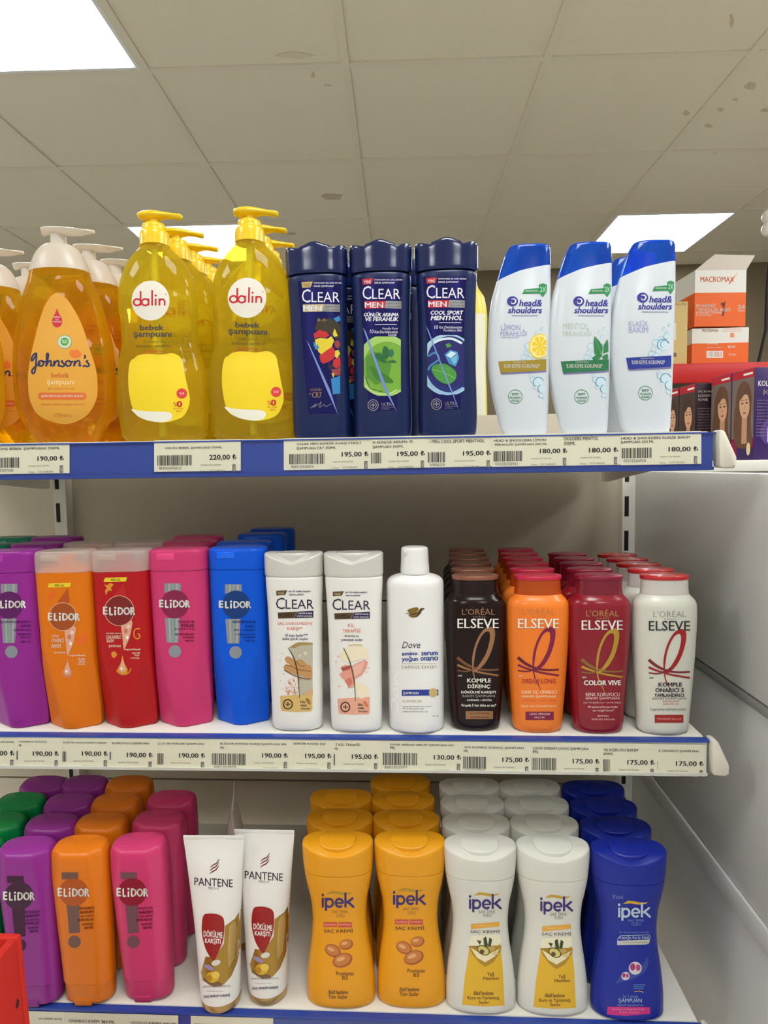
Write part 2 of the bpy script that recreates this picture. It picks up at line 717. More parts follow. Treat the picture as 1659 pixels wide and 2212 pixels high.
# suspended ceiling, its grid turned 1.7 degrees against the shelving
CA = math.radians(1.7)
GX, GY, GP = -0.7445, 2.0089, 0.6


def ceil_pt(i, j, z=0.0):
    x, y = GX + GP * i, GY + GP * j
    return (x * math.cos(CA) - y * math.sin(CA), x * math.sin(CA) + y * math.cos(CA), ZCEIL + z)


def ceiling_material():
    m = bpy.data.materials.new('ceiling_tile')
    m.use_nodes = True
    nt = m.node_tree
    b = nt.nodes['Principled BSDF']
    b.inputs['Roughness'].default_value = 0.9
    b.inputs['Specular IOR Level'].default_value = 0.1
    tc = nt.nodes.new('ShaderNodeTexCoord')
    n1 = nt.nodes.new('ShaderNodeTexNoise')
    n1.inputs['Scale'].default_value = 2.2
    n1.inputs['Detail'].default_value = 6
    r1 = nt.nodes.new('ShaderNodeValToRGB')
    r1.color_ramp.elements[0].position = 0.62
    r1.color_ramp.elements[1].position = 0.8
    r1.color_ramp.elements[0].color = (lin(229), lin(221), lin(199), 1)
    r1.color_ramp.elements[1].color = (lin(214), lin(202), lin(174), 1)
    n2 = nt.nodes.new('ShaderNodeTexNoise')
    n2.inputs['Scale'].default_value = 160
    bp = nt.nodes.new('ShaderNodeBump')
    bp.inputs['Strength'].default_value = 0.12
    bp.inputs['Distance'].default_value = 0.002
    for n in (n1, n2):
        nt.links.new(tc.outputs['Object'], n.inputs['Vector'])
    nt.links.new(n1.outputs[0], r1.inputs[0])
    nt.links.new(r1.outputs[0], b.inputs['Base Color'])
    nt.links.new(n2.outputs[0], bp.inputs['Height'])
    nt.links.new(bp.outputs[0], b.inputs['Normal'])
    return m


LIT = [(-1, -1), (-1, 2), (3, 2), (4, -1), (3, -3), (-2, -4), (1, -4), (4, -4), (-1, -7), (2, -7), (-4, -2)]  # fifth cell: unseen panel added to brighten the right of the back boards
b = MB()
for i in range(-6, 9):
    for j in range(-11, 5):
        if (i, j) in LIT:
            continue
        dz = 0.005 + 0.002 * random.random()
        b.add([ceil_pt(i, j, dz), ceil_pt(i + 1, j, dz), ceil_pt(i + 1, j + 1, dz), ceil_pt(i, j + 1, dz)], [(3, 2, 1, 0)])
b.box(-3.6, 4.1, -4.3, 4.2, ZCEIL + 0.06, ZCEIL + 0.1)
# damp stains and scuffs on the tiles: thin irregular patches of their own colour
R0 = random.Random(11)
for px, py, rx, ry in ((716, 425, 24, 7), (1556, 236, 8, 4), (1531, 272, 9, 4), (1622, 186, 13, 8), (1652, 238, 8, 5), (1482, 245, 8, 6), (708, 184, 9, 2.5), (676, 162, 4, 6), (1580, 45, 5, 14),
                       (640, 120, 40, 9), (1545, 330, 8, 2.5), (630, 505, 10, 3), (1588, 215, 6, 3)):
    n = 14
    ring_ = []
    for k in range(n):
        q = .7 + .5 * R0.random()
        ring_.append(tuple(at_z(px + rx * q * math.cos(6.2832 * k / n), py + ry * q * math.sin(6.2832 * k / n), ZCEIL + .0045)))
    b.add(ring_, [tuple(range(n))], 1 if rx < 30 else 2)
ceiling = struct(b.build('ceiling', [ceiling_material(), mat((202, 190, 162), 0.9, spec=0.1), mat((220, 211, 187), 0.9, spec=0.1)]))
# inverted-T bars of the grid, one structure
b = MB()
hb = 0.012 / GP


def bar(i0, i1, j0, j1, z0, z1):
    q = [(i0, j0), (i1, j0), (i1, j1), (i0, j1)]
    b.add([ceil_pt(i, j, z0) for i, j in q] + [ceil_pt(i, j, z1) for i, j in q],
          [(3, 2, 1, 0), (4, 5, 6, 7), (0, 1, 5, 4), (1, 2, 6, 5), (2, 3, 7, 6), (3, 0, 4, 7)])


for i in range(-6, 10):
    bar(i - hb, i + hb, -11, 5, 0, 0.012)
for j in range(-11, 6):
    bar(-6, 9, j - hb, j + hb, 0.0006, 0.012)
struct(b.build('trim_1', BAR))
LIT_NAMES = ['square ceiling light panel, big and cut off at the top corner above the baby shampoo',
             'square ceiling light panel glowing behind the yellow pumps',
             'square ceiling light panel above the stacked orange and white cartons',
             'square ceiling light panel over the aisle, right of the shelving']
for k, (i, j) in enumerate(LIT):
    c = ceil_pt(i + 0.5, j + 0.5)
    lb = LIT_NAMES[k] if k < 4 else 'unseen square ceiling light panel over the aisle in front of the shelves'
    t = empty('ceiling_light', c, lb, 'light', 'ceiling light panels', (0, 0, CA))
    f = MB()
    o_, i_ = 0.288, 0.276
    for x0, x1, y0, y1 in ((-o_, o_, -o_, -i_), (-o_, o_, i_, o_), (-o_, -i_, -i_, i_), (i_, o_, -i_, i_)):
        f.box(x0, x1, y0, y1, -0.001, 0.01)
    f.build('frame', mat((235, 235, 232), 0.4), t)
    if k == 0:
        dm = emit((0.97, 0.99, 1.0), LAMP)
        d = MB()
        d.box(-i_, i_, -i_, i_, 0.001, 0.006)
        dif = d.build('diffuser', dm, t)
    else:
        dc = dif.copy()
        COL.objects.link(dc)
        dc.parent = t

# emergency spotlight hanging from the far ceiling
p0 = at_y(1662, 468, 2.6)
t = empty('emergency_spotlight', (p0[0], p0[1], ZCEIL), 'white twin-head emergency spotlight under the ceiling at the right edge', 'light')
f = MB(); f.box(0.03, 0.14, -0.03, 0.03, -0.05, 0.0); f.build('housing', WHITE_METAL, t, bevel=0.006)
for dz_ in (-0.0, 0.052):
    q = at_y(1659, 468 + dz_ * 520, 2.6)
    zc = q[2] - ZCEIL
    pr = Prof([(zc - 0.026, 0.006, 0.006, 2, 0), (zc - 0.023, 0.016, 0.016, 2, 0), (zc, 0.027, 0.027, 2, 0), (zc + 0.023, 0.016, 0.016, 2, 0), (zc + 0.026, 0.006, 0.006, 2, 0)])
    loft('lamp_head', pr, mat((238, 236, 228), 0.3), t, seg=24)

# ---------------------------------------------------------------- shelving unit
YS = 0.70                       # front face of the price rails
YB = 1.13                       # face of the back boards
XR, XL = 0.312, -0.80           # ends of the shelves
XP = 0.366                      # inner face of the end panel
ZT, ZM, ZB = ZE + 0.0335, ZE - 0.3005, ZE - 0.6345
SHELF_Z = {'top': ZT, 'mid': ZM, 'bot': ZB}

unit = empty('shelving_unit', (0, YB, 0), 'beige steel shelving unit with slotted uprights carrying the three shampoo shelves', 'shelving')


def child_of_unit(o):
    o.parent = unit
    o.location = (-0.0, -YB, 0)
    return o


for z0, z1 in ((0.05, at_y(700, 1689, YB)[2]), (at_y(700, 1689, YB)[2] + 0.003, at_y(829, 1300, YB)[2]),
               (at_y(829, 1300, YB)[2] + 0.003, ZE + 0.088)):
    f = MB(); f.box(XL - 0.2, 0.356, YB, YB + 0.012, z0, z1)
    child_of_unit(f.build('back_panel', BOARD, bevel=0.001))
f = MB(); f.box(XL - 0.2, 0.356, YB + 0.013, YB + 0.02, 0.05, ZE + 0.08)
child_of_unit(f.build('backing_sheet', BLACK))
for xu in (-0.642, 0.349):
    f = MB()
    f.box(xu - 0.004, xu + 0.018, YB - 0.022, YB + 0.0, 0.0, ZE + 0.09)
    z = 0.3
    while z < ZE + 0.06:
        f.box(xu - 0.0005, xu + 0.0065, YB - 0.0226, YB - 0.02, z, z + 0.034, 1)
        z += 0.0585
    child_of_unit(f.build('upright', [WHITE_METAL, BLACK]))
# end panel of painted sheet: three sheets with seams, the middle rail standing proud
f = MB(); f.box(XP, XP + 0.02, 0.25, YB + 0.02, ZE - 0.259, ZE - 0.012)
child_of_unit(f.build('side_panel', PANEL_METAL, bevel=0.003))
f = MB(); f.box(XP + 0.0005, XP + 0.02, 0.25, YB + 0.02, ZE - 0.272, ZE - 0.2605)
child_of_unit(f.build('panel_seam', mat((150, 150, 146), .4), bevel=0.001))
f = MB(); f.box(XP + 0.004, XP + 0.02, 0.25, YB + 0.02, ZE - 0.50, ZE - 0.2725)
child_of_unit(f.build('side_panel', PANEL_METAL, bevel=0.002))
f = MB(); f.box(XP + 0.0005, XP + 0.02, 0.25, YB + 0.02, ZE - 0.53, ZE - 0.5005)
child_of_unit(f.build('side_rail', PANEL_METAL, bevel=0.004))
f = MB(); f.box(XP + 0.004, XP + 0.02, 0.25, YB + 0.02, 0.0, ZE - 0.5305)
child_of_unit(f.build('side_panel', PANEL_METAL, bevel=0.002))

SHELF_LABEL = {'top': 'top steel shelf with a blue price rail, holding the pump bottles',
               'mid': 'middle white steel shelf whose price rail is full of price tags',
               'bot': 'bottom white steel shelf carrying the conditioner bottles and tubes'}
for key, z in SHELF_Z.items():
    t = empty('shelf', (0, YS, z), SHELF_LABEL[key], 'shelf', 'shelves of the unit')
    f = MB()
    f.box(XL, XR, 0.009, YB - 0.03 - YS, -0.022, 0.0)
    f.build('deck', WHITE_METAL, t, bevel=0.0025)
    # price rail: blue strip on top, sloping face below, rolled lower lip
    f = MB()
    strip = -0.0012
    st = 0.0014 if key == 'top' else 0.0028
    f.prism([(0.0, strip), (0.0085, strip), (0.0085, strip - st), (0.0, strip - st)], 'x', XL, XR + 0.002, 0)
    body = 0 if key != 'mid' else 1
    f.prism([(0.002, strip - st), (0.0085, strip - st), (0.0085, -0.0395), (0.002, -0.0395)], 'x', XL, XR, body)
    f.prism([(-0.002, -0.0375), (0.0085, -0.0395), (0.0085, -0.0415), (-0.001, -0.041)], 'x', XL, XR, body)
    f.build('price_rail', [BLUE_RAIL, mat((224, 224, 216), 0.3)], t)
    f = MB()
    f.add([(XL, -0.0005, strip - st - 0.0004), (XR, -0.0005, strip - st - 0.0004), (XR, -0.0018, -0.0375), (XL, -0.0018, -0.0375)], [(0, 3, 2, 1)])
    f.build('clear_cover', clear_film(), t)
    f = MB()
    f.prism([(XR + 0.0022, 0.001), (XR + 0.009, 0.0005), (XR + 0.022, -0.028), (XR + 0.0215, -0.0375), (XR + 0.019, -0.04), (XR + 0.004, -0.0385)], 'y', -0.006, 0.012)
    f.build('end_cap', mat((226, 221, 205), 0.4), t, bevel=0.003)
    for xu in (-0.655, 0.345):
        f = MB()
        f.prism([(0.04, -0.0225), (YB - YS - 0.023, -0.0225), (YB - YS - 0.023, -0.062), (YB - YS - 0.05, -0.062), (0.04, -0.03)], 'x',
                xu if xu < 0 else xu - 0.036, xu + 0.004 if xu < 0 else xu - 0.032)
        f.build('bracket', WHITE_METAL, t)

# ================================================================ PRICE TAGS
PAPER = mat((233, 229, 205), 0.55)
INK = mat((62, 60, 58), 0.6)
INK2 = mat((112, 106, 100), 0.6)
PRICE_FACE = YS + 0.0006
n_tag = 0


def price_tag(x0, x1, y0l, y0r, hgt, price, pbox, names=(), bar_=None, num=None, label='', cut=False, small=True):
    """x0..x1, top edge heights at both ends and height, all in photo pixels on the rail; bar_: barcode box"""
    global n_tag
    n_tag += 1
    yy = PRICE_FACE + (0.0004 if n_tag % 2 else 0.0)
    A, B, C, D = at_y(x0, y0l, yy), at_y(x1, y0r, yy), at_y(x1, y0r + hgt, yy), at_y(x0, y0l + hgt, yy)
    loc = np.array([(A[0] + B[0]) / 2, yy, D[2]])
    f = MB()
    f.prism([(p[0] - loc[0], p[2] - loc[2]) for p in (A, B, C, D)], 'y', 0.0, 0.00035)
    o = f.build('price_tag', PAPER)
    o.location = tuple(loc)
    tag(o, label, 'price tag', 'shelf price tags')
    a = Art(Frame(loc), flat, step=400)
    sl = (y0r - y0l) / (x1 - x0)
    if price:
        px0, px1, py0, py1 = pbox
        a.text(price, px0, px1, py0, py1, INK, 1, bold=0.025, rise=-sl * (px1 - px0))
        if small:
            a.text('Fiyatlara Kdv Dahildir', px0 - 18, px0 + 26, py1 + 8, py1 + 12, INK2, 1, rise=-sl * 44)
            a.text('Türkiye', px0 - 20, px0 - 6, py1 + 21, py1 + 25, INK2, 1)
            a.text('F.D.T:3.08.2024', px0 + 2, px0 + 34, py1 + 20, py1 + 24, INK2, 1, rise=-sl * 32)
            gx = px1 - 9
            a.rect(gx, py1 + 8, gx + 7, py1 + 24, INK2, 1)
            a.text('YERLİ', gx + 1, gx + 6, py1 + 11, py1 + 23, PAPER, 2, rot=90)
    for s_, nx0, nx1, ny, nh in names:
        a.text(s_, nx0, nx1, ny - nh / 2, ny + nh / 2, INK2, 1, bold=0.012, rise=-sl * (nx1 - nx0))
    if bar_:
        bx0, by0, bx1, by1 = bar_
        rnd = random.Random(int(bx0 * 7 + by0))
        x = bx0
        while x < bx1 - 1:
            w_ = rnd.choice((1.0, 1.6, 2.4))
            a.rect(x, by0 + sl * (x - bx0), min(x + w_, bx1), by1 + sl * (x - bx0), INK, 1)
            x += w_ + rnd.choice((0.9, 1.3, 2.0))
        if num:
            a.text(num, bx0 + 4, bx0 + min(bx1 - bx0 - 2, 52), by1 + 2, by1 + 8, INK2, 1)
    a.build('print', o)
    return o


L_ = '₺'
for q in [
    (-70, 150, 958.5, 955, 67, '190,00 ' + L_, (81, 138, 985, 997), [('JOHNSONS BEBEK ŞAMPUANI 750ML', -34, 130, 971, 7)], (-24, 989, 43, 1011), '8003520007428', 'white price tag reading 190,00 under the amber baby shampoo on the top rail'),
    (333, 520, 951.5, 948.5, 68, '220,00 ' + L_, (452, 511, 982, 995), [('DALİN BEBEK ŞAMPUANI 750ML', 357, 480, 968, 7)], (340, 984, 416, 1006), '8690506090012', 'white price tag reading 220,00 alone in the middle of the blue top rail'),
    (613, 800, 947, 943.5, 69, '195,00 ' + L_, (738, 796, 976, 988), [('CLEAR MEN KEPEĞE KARŞI ETKİLİ', 641, 780, 959, 7), ('ŞAMPUAN CR7 350ML', 641, 726, 969, 7)], (625, 981, 702, 1003), '8683130040874', 'white price tag reading 195,00 under the navy bottle with the multicoloured picture'),
    (800, 921, 943.5, 941, 69, '195,00 ' + L_, (858, 918, 975, 987), [('N GÜNLÜK ARINMA VE', 805, 892, 955, 7), ('ŞAMPUAN 350ML', 805, 872, 966, 7)], (802, 978, 823, 1001), None, 'white price tag reading 195,00 under the navy bottle with the green picture'),
    (921, 1063, 941, 938.5, 69, '195,00 ' + L_, (1000, 1060, 974, 986), [('/ MEN COOL SPORT MENTHOL', 927, 1047, 954, 7)], (924, 977, 963, 999), '340629', 'white price tag reading 195,00 under the navy bottle with the blue ice picture'),
    (1063, 1213, 938.5, 936, 70, '180,00 ' + L_, (1166, 1225, 969, 981), [('HEAD & SHOULDERS LİMON', 1067, 1179, 951, 7), ('FERAHLIĞI ŞAMPUAN 330 ML', 1069, 1182, 960.5, 7)], (1066, 975, 1128, 997), '0021B250941', 'white price tag reading 180,00 under the white bottle with the lemon'),
    (1213, 1341, 936, 934, 70, '180,00 ' + L_, (1272, 1335, 967, 979), [('OULDERS MENTOL', 1218, 1293, 948, 7), ('330ML', 1218, 1243, 958, 7)], None, None, 'white price tag reading 180,00 under the white bottle with mint leaves'),
    (1341, 1515, 934, 931, 71, '180,00 ' + L_, (1444, 1508, 965, 977), [('HEAD & SHOULDERS KLASİK BAKIM', 1342, 1490, 946, 7), ('ŞAMPUAN 330 ML', 1341, 1413, 955.5, 7)], (1343, 968, 1407, 990), '0021B260958', 'white price tag reading 180,00 nearest the right end of the top rail'),
]:
    price_tag(*q[:-1], label=q[-1])

MX = [-60, 38, 135, 243, 340, 455, 633, 722, 825, 1000, 1148, 1302, 1420, 1522]
MP = [('190,00 ', -28, 31, 1627), ('190,00 ', 71, 127, 1628), ('190,00 ', 177, 233, 1628), ('190,00 ', 274, 330, 1631), ('190,00 ', 387, 443, 1632),
      ('190,00 ', 566, 622, 1632), ('195,00 ', 659, 716, 1633), ('195,00 ', 760, 817, 1634.5), ('130,00 ', 937, 996, 1636), ('175,00 ', 1085, 1143, 1641.5),
      ('175,00 ', 1237, 1295, 1644.5), ('175,00 ', 1355, 1414, 1647), ('175,00 ', 1460, 1520, 1649.5)]
MN = [[('ELİDOR SAÇ DÖKÜLMELERİNE', -55, 30, 1602, 5)], [('ONARICI GÜÇLÜ', 41, 100, 1602, 5), ('ML', 41, 47, 1610, 5)], [('ELİDOR CANLANDIRICI BAKIM', 137, 230, 1603, 5)],
      [('KORUYUCU ŞAMPUAN', 243, 322, 1605.5, 6)], [('ÇLÜ VE PARLAK ŞAMPUAN', 341, 441, 1606, 6)],
      [('ELİDOR KEPEĞE KARŞI ŞAMPUAN 400', 476, 619, 1606, 6.5), ('ML', 476, 485, 1615, 5)], [('KEPEĞE KARŞI 350', 632, 703, 1606, 6.5)],
      [('İ KİL TERAPİS', 725, 778, 1607.5, 6.5), ('ML', 723, 731, 1617, 5)], [('DOVE AMİNO SERUM ŞAMPUAN 375', 843, 980, 1608, 6.5), ('ML', 843, 854, 1615, 5.5)],
      [('EVE KOMPLE DİRENÇ ŞAMPUAN', 1004, 1131, 1614, 7), ('ML', 1002, 1012, 1622, 5.5)], [('LSEVE DREAM LONG ŞAMPUAN', 1151, 1271, 1616.5, 7), ('ML', 1151, 1164, 1624, 6)],
      [('VE KORUYU BAKIM', 1304, 1378, 1619.5, 6), ('200ML', 1303, 1325, 1628, 5)], [('E ONARICI ŞAMPUAN', 1423, 1509, 1622, 6)]]
MB_ = [None, (36, 1622, 39, 1641), (132, 1623, 145, 1645), (237, 1624, 241, 1641), (335, 1627, 353, 1651), (458, 1627, 532, 1652), None, (721, 1629, 726, 1653),
       (827, 1626, 902, 1652), (1001, 1634, 1050, 1660), (1149, 1637, 1201, 1663), (1303, 1640, 1318, 1666), (1419, 1644, 1422, 1661)]
MNUM = [None, None, None, None, None, '8683130108758', None, None, '8683130127971', '524217730', '524223217', None, None]
MLAB = ['cut off by the left edge, middle rail', 'under the orange bottle on the middle rail', 'under the red bottle on the middle rail', 'between the red and the pink bottle, middle rail',
        'under the bright blue bottle on the middle rail', 'with a long barcode on the middle rail', None, None, None, None, None, None, None]
MLAB[6] = 'middle rail tag reading 195,00 beside the 190,00 tag'
MLAB[7] = 'middle rail tag reading 195,00 beside the 130,00 tag'
MLAB[8] = 'middle rail tag reading 130,00 under the plain white bottle with the gold bird'
MLAB[9] = 'middle rail tag reading 175,00 under the dark brown bottle'
MLAB[10] = 'middle rail tag reading 175,00 under the orange and plum bottle'
MLAB[11] = 'middle rail tag reading 175,00 under the deep red bottle'
MLAB[12] = 'middle rail tag reading 175,00 at the right end of the rail'


def mid_top(x):
    return 1591.5 + 0.0081 * x + 0.0000022 * x * x


for k in range(13):
    x0, x1 = MX[k], MX[k + 1]
    lb = ('white price tag reading 190,00 ' + MLAB[k]) if k < 6 else 'white ' + MLAB[k]
    p_, a0, a1, pc = MP[k]
    price_tag(x0, x1, mid_top(x0), mid_top(x1), 69, p_ + L_, (a0, a1, pc - 6, pc + 6), MN[k], MB_[k], MNUM[k], label=lb)


def bot_top(x):
    return 2184.5 + 0.029 * (x - 69)


for k, (x0, x1, nm) in enumerate([(-30, 140, 'SAÇ KREMİ 360 ML'), (140, 275, 'ONARICI KREM 360 ML'), (275, 385, 'GÜÇLÜ KREM 360 ML'), (412, 590, 'DÖKÜLME KARŞITI 275 ML')]):
    price_tag(x0, x1, bot_top(x0), bot_top(x1), 66, '150,00 ' + L_, (x1 - 74, x1 - 16, bot_top(x0) + 30, bot_top(x0) + 42),
              [(nm, max(x0, 75) + 8, x0 + 108 if x0 > 0 else 135, bot_top(x0) + 18, 6)], None, None,
              label='white price tag on the bottom rail ' + ('beside the red display stand', 'under the orange bottle', 'under the pink bottle', 'under the two white tubes')[k])
# blue pen strokes left on the middle rail

# ================================================================ THE BOTTLES
def proj(P):
    d = np.array(P, float) - EYE
    k = d @ AF
    return CX + F * (d @ AR) / k, CY - F * (d @ AU) / k


def stand(shelf, px, py, b, lean=0.0, rz=0.0, yfront=None):
    """place on a shelf: px, py = lowest visible point of the front of the base; b = half depth of the base"""
    z = SHELF_Z[shelf] + 0.0004
    if yfront is None:
        p = at_z(px, py, z)
    else:
        p = at_y(px, py, yfront)
    x = at_y(px, py, p[1] + b)[0]
    x = at_y(px, proj((x, p[1] + b, z))[1], p[1] + b)[0]
    fr = Frame((x, p[1] + b, z), lean, rz)
    fr.base_py = proj(fr.loc)[1]
    return fr


def root_of(name, fr, label, cat='bottle', group=None):
    return empty(name, fr.loc, label, cat, group, fr.rot)


def behind(root, shelf, pts, h, labels, group, rz=0.0, skip=()):
    """copies further back: pts = photo pixels of the middle of their tops, h = height of that point above the shelf"""
    out = []
    for (px, py), lb in zip(pts, labels):
        z = SHELF_Z[shelf] + 0.0004
        p = at_z(px, py, z + h)
        out.append(copy_tree(root, (p[0], p[1], z), math.radians(rz + random.uniform(-2.5, 2.5)), lb, group, skip))
    return out


def column(root, dx, dy, labels, group, first=1):
    """a column of copies going back from the front item, one every (dx, dy)"""
    c = root.location
    return [copy_tree(root, (c[0] + dx * k, c[1] + dy * k, c[2]), math.radians(random.uniform(-2.5, 2.5)), lb, group)
            for k, lb in enumerate(labels, first)]


ORD = ['second', 'third', 'fourth', 'fifth', 'sixth', 'seventh']
WHITE = mat((236, 234, 226), 0.4)
PAPERW = mat((240, 238, 230), 0.45)
SILVER = mat((176, 176, 172), 0.28, metal=0.85)
GOLDM = mat((176, 138, 72), 0.32, metal=0.7)
YFT = YS + 0.012                 # bottle fronts on the top shelf


# ---------------------------------------------------------------- amber baby shampoo with white pump
def amber_bottle():
    fr = stand('top', 147, 947, 0.034, yfront=YFT)
    t = root_of('pump_bottle', fr, 'teardrop pump bottle of amber baby shampoo with drop-shaped label, at the front', group='amber baby shampoo bottles')
    rows = fr.rows([(None, 86, 208, .55), (936, 70, 224, .49), (920, 60, 234, .48), (895, 47, 246, .48), (864, 40, 251, .48), (822, 38, 253, .48), (770, 38, 250, .48), (708, 46, 240, .48), (645, 59, 222, .54),
                    (608, 73, 206, .62), (589, 78, 200, .68)], br=.48, n=2.1)
    body = Prof(rows)
    AMB = liquid((253, 204, 40), 0.28, see=.34)
    loft('bottle', body, AMB, t)
    rows = fr.rows([(590, 77, 201, .68), (584, 78, 200, .68), (566, 83, 193, .7), (549, 90, 184, .72), (539, 97, 175, .75), (532, 107, 165, .8), (529, 118, 152, 1)], n=2.1)
    MILK = frosted((243, 236, 224), 0.12, 0.3, 0.35)
    loft('collar', Prof(rows), MILK, t)
    rows = fr.rows([(530, 119, 150, 1), (508, 121, 150, 1)], n=2)
    loft('pump_stem', Prof(rows), MILK, t, seg=24)
    # flat paddle head, its long end turned to the right
    c = fr.plane(147, 508)
    s = fr.plane(148, 508)[0] - c[0]
    V, Fc, R = [], [], []
    prof2 = [(-54, 9), (-50, 16), (-38, 22), (-20, 25), (0, 24), (22, 19), (42, 11), (54, 6), (57, 3)]
    for i, (x, w) in enumerate(prof2):
        zt = 9.5 - 0.055 * (x + 20) - (4 if i == 0 else 0)
        ring = []
        for k in range(14):
            a = 2 * math.pi * k / 14
            zz = math.sin(a)
            V.append((c[0] + x * s, math.cos(a) * w * s, c[2] + (zt + (3.0 * zz if zz > 0 else 8.0 * zz * (1 - 0.55 * (x > 30)))) * s))
            ring.append(len(V) - 1)
        R.append(ring)
    for i in range(len(R) - 1):
        for k in range(14):
            Fc.append((R[i][k], R[i + 1][k], R[i + 1][(k + 1) % 14], R[i][(k + 1) % 14]))
    Fc += [tuple(R[0]), tuple(R[-1])[::-1]]
    link_mesh('pump_head', V, Fc, MILK, t, angle=60)
    # drop-shaped label
    a = Art(fr, body.front, dx=3)
    OR, RED = mat((232, 168, 62), 0.4), mat((206, 44, 60), 0.45)
    TXO, NAVY = mat((206, 98, 36), 0.5), mat((34, 44, 96), 0.45)
    a.poly([(118, 633), (126, 636), (145, 650), (172, 697), (193, 760), (205, 800), (208, 833), (205, 864), (187, 895), (156, 913), (125, 915), (83, 899), (64, 870), (58, 833), (60, 791), (73, 729), (89, 672), (104, 644)], OR, 0, smooth=True)
    a.poly([(120.5, 667), (124, 676), (130, 686), (132, 695), (128.5, 704), (121, 707.5), (113.5, 704), (109.5, 695), (112, 686), (117, 676)], RED, 1, smooth=True)
    for t_, x0, x1, y in (('BEBEK', 114, 128, 685), ('GÖZ', 117, 124, 690), ('YAKMAYAN', 111, 130, 695)):
        a.text(t_, x0, x1, y - 1.5, y + 1.5, PAPERW, 2)
    a.ell(137, 738.5, 15.5, 15, mat((206, 218, 190), .5), 1)
    a.ring(137, 738.5, 15, 14.5, 1, mat((90, 150, 90), .5), 2)
    a.ell(137, 738, 8.8, 8.5, mat((70, 158, 62), .5), 2)
    a.text('%0', 131, 143, 734, 742, mat((206, 230, 190), .5), 3, bold=.02)
    a.poly([(147, 763), (151, 756), (158, 757), (163, 754), (169, 759), (173, 764), (171, 771), (162, 774), (153, 772)], mat((232, 124, 44), .5), 1, smooth=True)
    # joined-up brand lettering, drawn as pen strokes
    PEN = [[(76, 764), (72, 764), (67, 770), (65, 777), (67, 779), (73, 770), (75, 766), (74, 785), (72, 802), (69, 807), (66, 804), (68, 797), (78, 788), (83, 784)],
           [(84, 779), (80, 781), (79, 787), (83, 791), (88, 788), (89, 782), (85, 779), (88, 782), (93, 781)],
           [(95, 787), (98, 772), (98, 764), (95, 766), (95, 780), (94, 791), (97, 784), (102, 779), (104, 783), (103, 790), (107, 789)],
           [(110, 779), (109, 791), (112, 783), (117, 779), (119, 783), (118, 790), (122, 790)],
           [(127, 779), (124, 781), (128, 785), (130, 789), (126, 792), (122, 790)],
           [(138, 779), (133, 782), (133, 788), (137, 791), (142, 788), (142, 782), (138, 779), (142, 782), (147, 781)],
           [(150, 779), (149, 791), (152, 783), (157, 779), (160, 783), (159, 790), (163, 789)],
           [(179, 768), (182, 770), (179, 775)],
           [(188, 779), (184, 781), (188, 785), (190, 789), (186, 792), (181, 790), (176, 792)]]
    for i_, p_ in enumerate(PEN):
        if i_ < 7:
            p_ = [(63 + (q[0] - 63) * 1.1, q[1]) for q in p_]
        a.stroke(p_, 3.6, NAVY, 2, smooth=True)
    a.text('bebek', 108, 147, 805, 816, TXO, 1, bold=.02)
    a.text('şampuanı', 99, 158, 821, 834, mat((250, 226, 180), .5), 1)
    a.text('göz yakmaz formül', 101, 157, 837, 843, TXO, 1)
    PILL = [(84, 848), (178, 848), (183, 851), (184.5, 856), (183, 861), (178, 864), (86, 864), (81, 861), (79.5, 856), (81, 850)]
    a.poly(PILL, mat((228, 116, 50), .5), 1)
    a.text('günlük kullanım için nazik bakım şampuanı', 87, 177, 852.5, 859, PAPERW, 2)
    a.text('hassas ciltlere uygun formül', 87, 179, 871, 877, TXO, 1)
    a.text('750ml e', 114, 152, 893, 901, mat((204, 120, 60), .5), 1)
    a.build('label', t)
    h = fr.plane(147, 492)[2]
    g = 'amber baby shampoo bottles'
    column(t, .006, .058, ['amber baby shampoo bottle right behind the front one with the drop label',
                           'amber baby shampoo bottle third in line, its white pump beside the first yellow-pump bottle'], g)
    c = fr.loc
    k = at_y(-92, 947, c[1])[0]
    o = copy_tree(t, (k, c[1], c[2]), 0, 'front amber baby shampoo bottle at the left edge, only its bulging side in view', g)
    column(o, .013, .059, ['amber baby shampoo bottle with its white pump cut by the left edge',
                           'amber baby shampoo bottle whose low white pump shows between two nearer white pumps'], g)


amber_bottle()


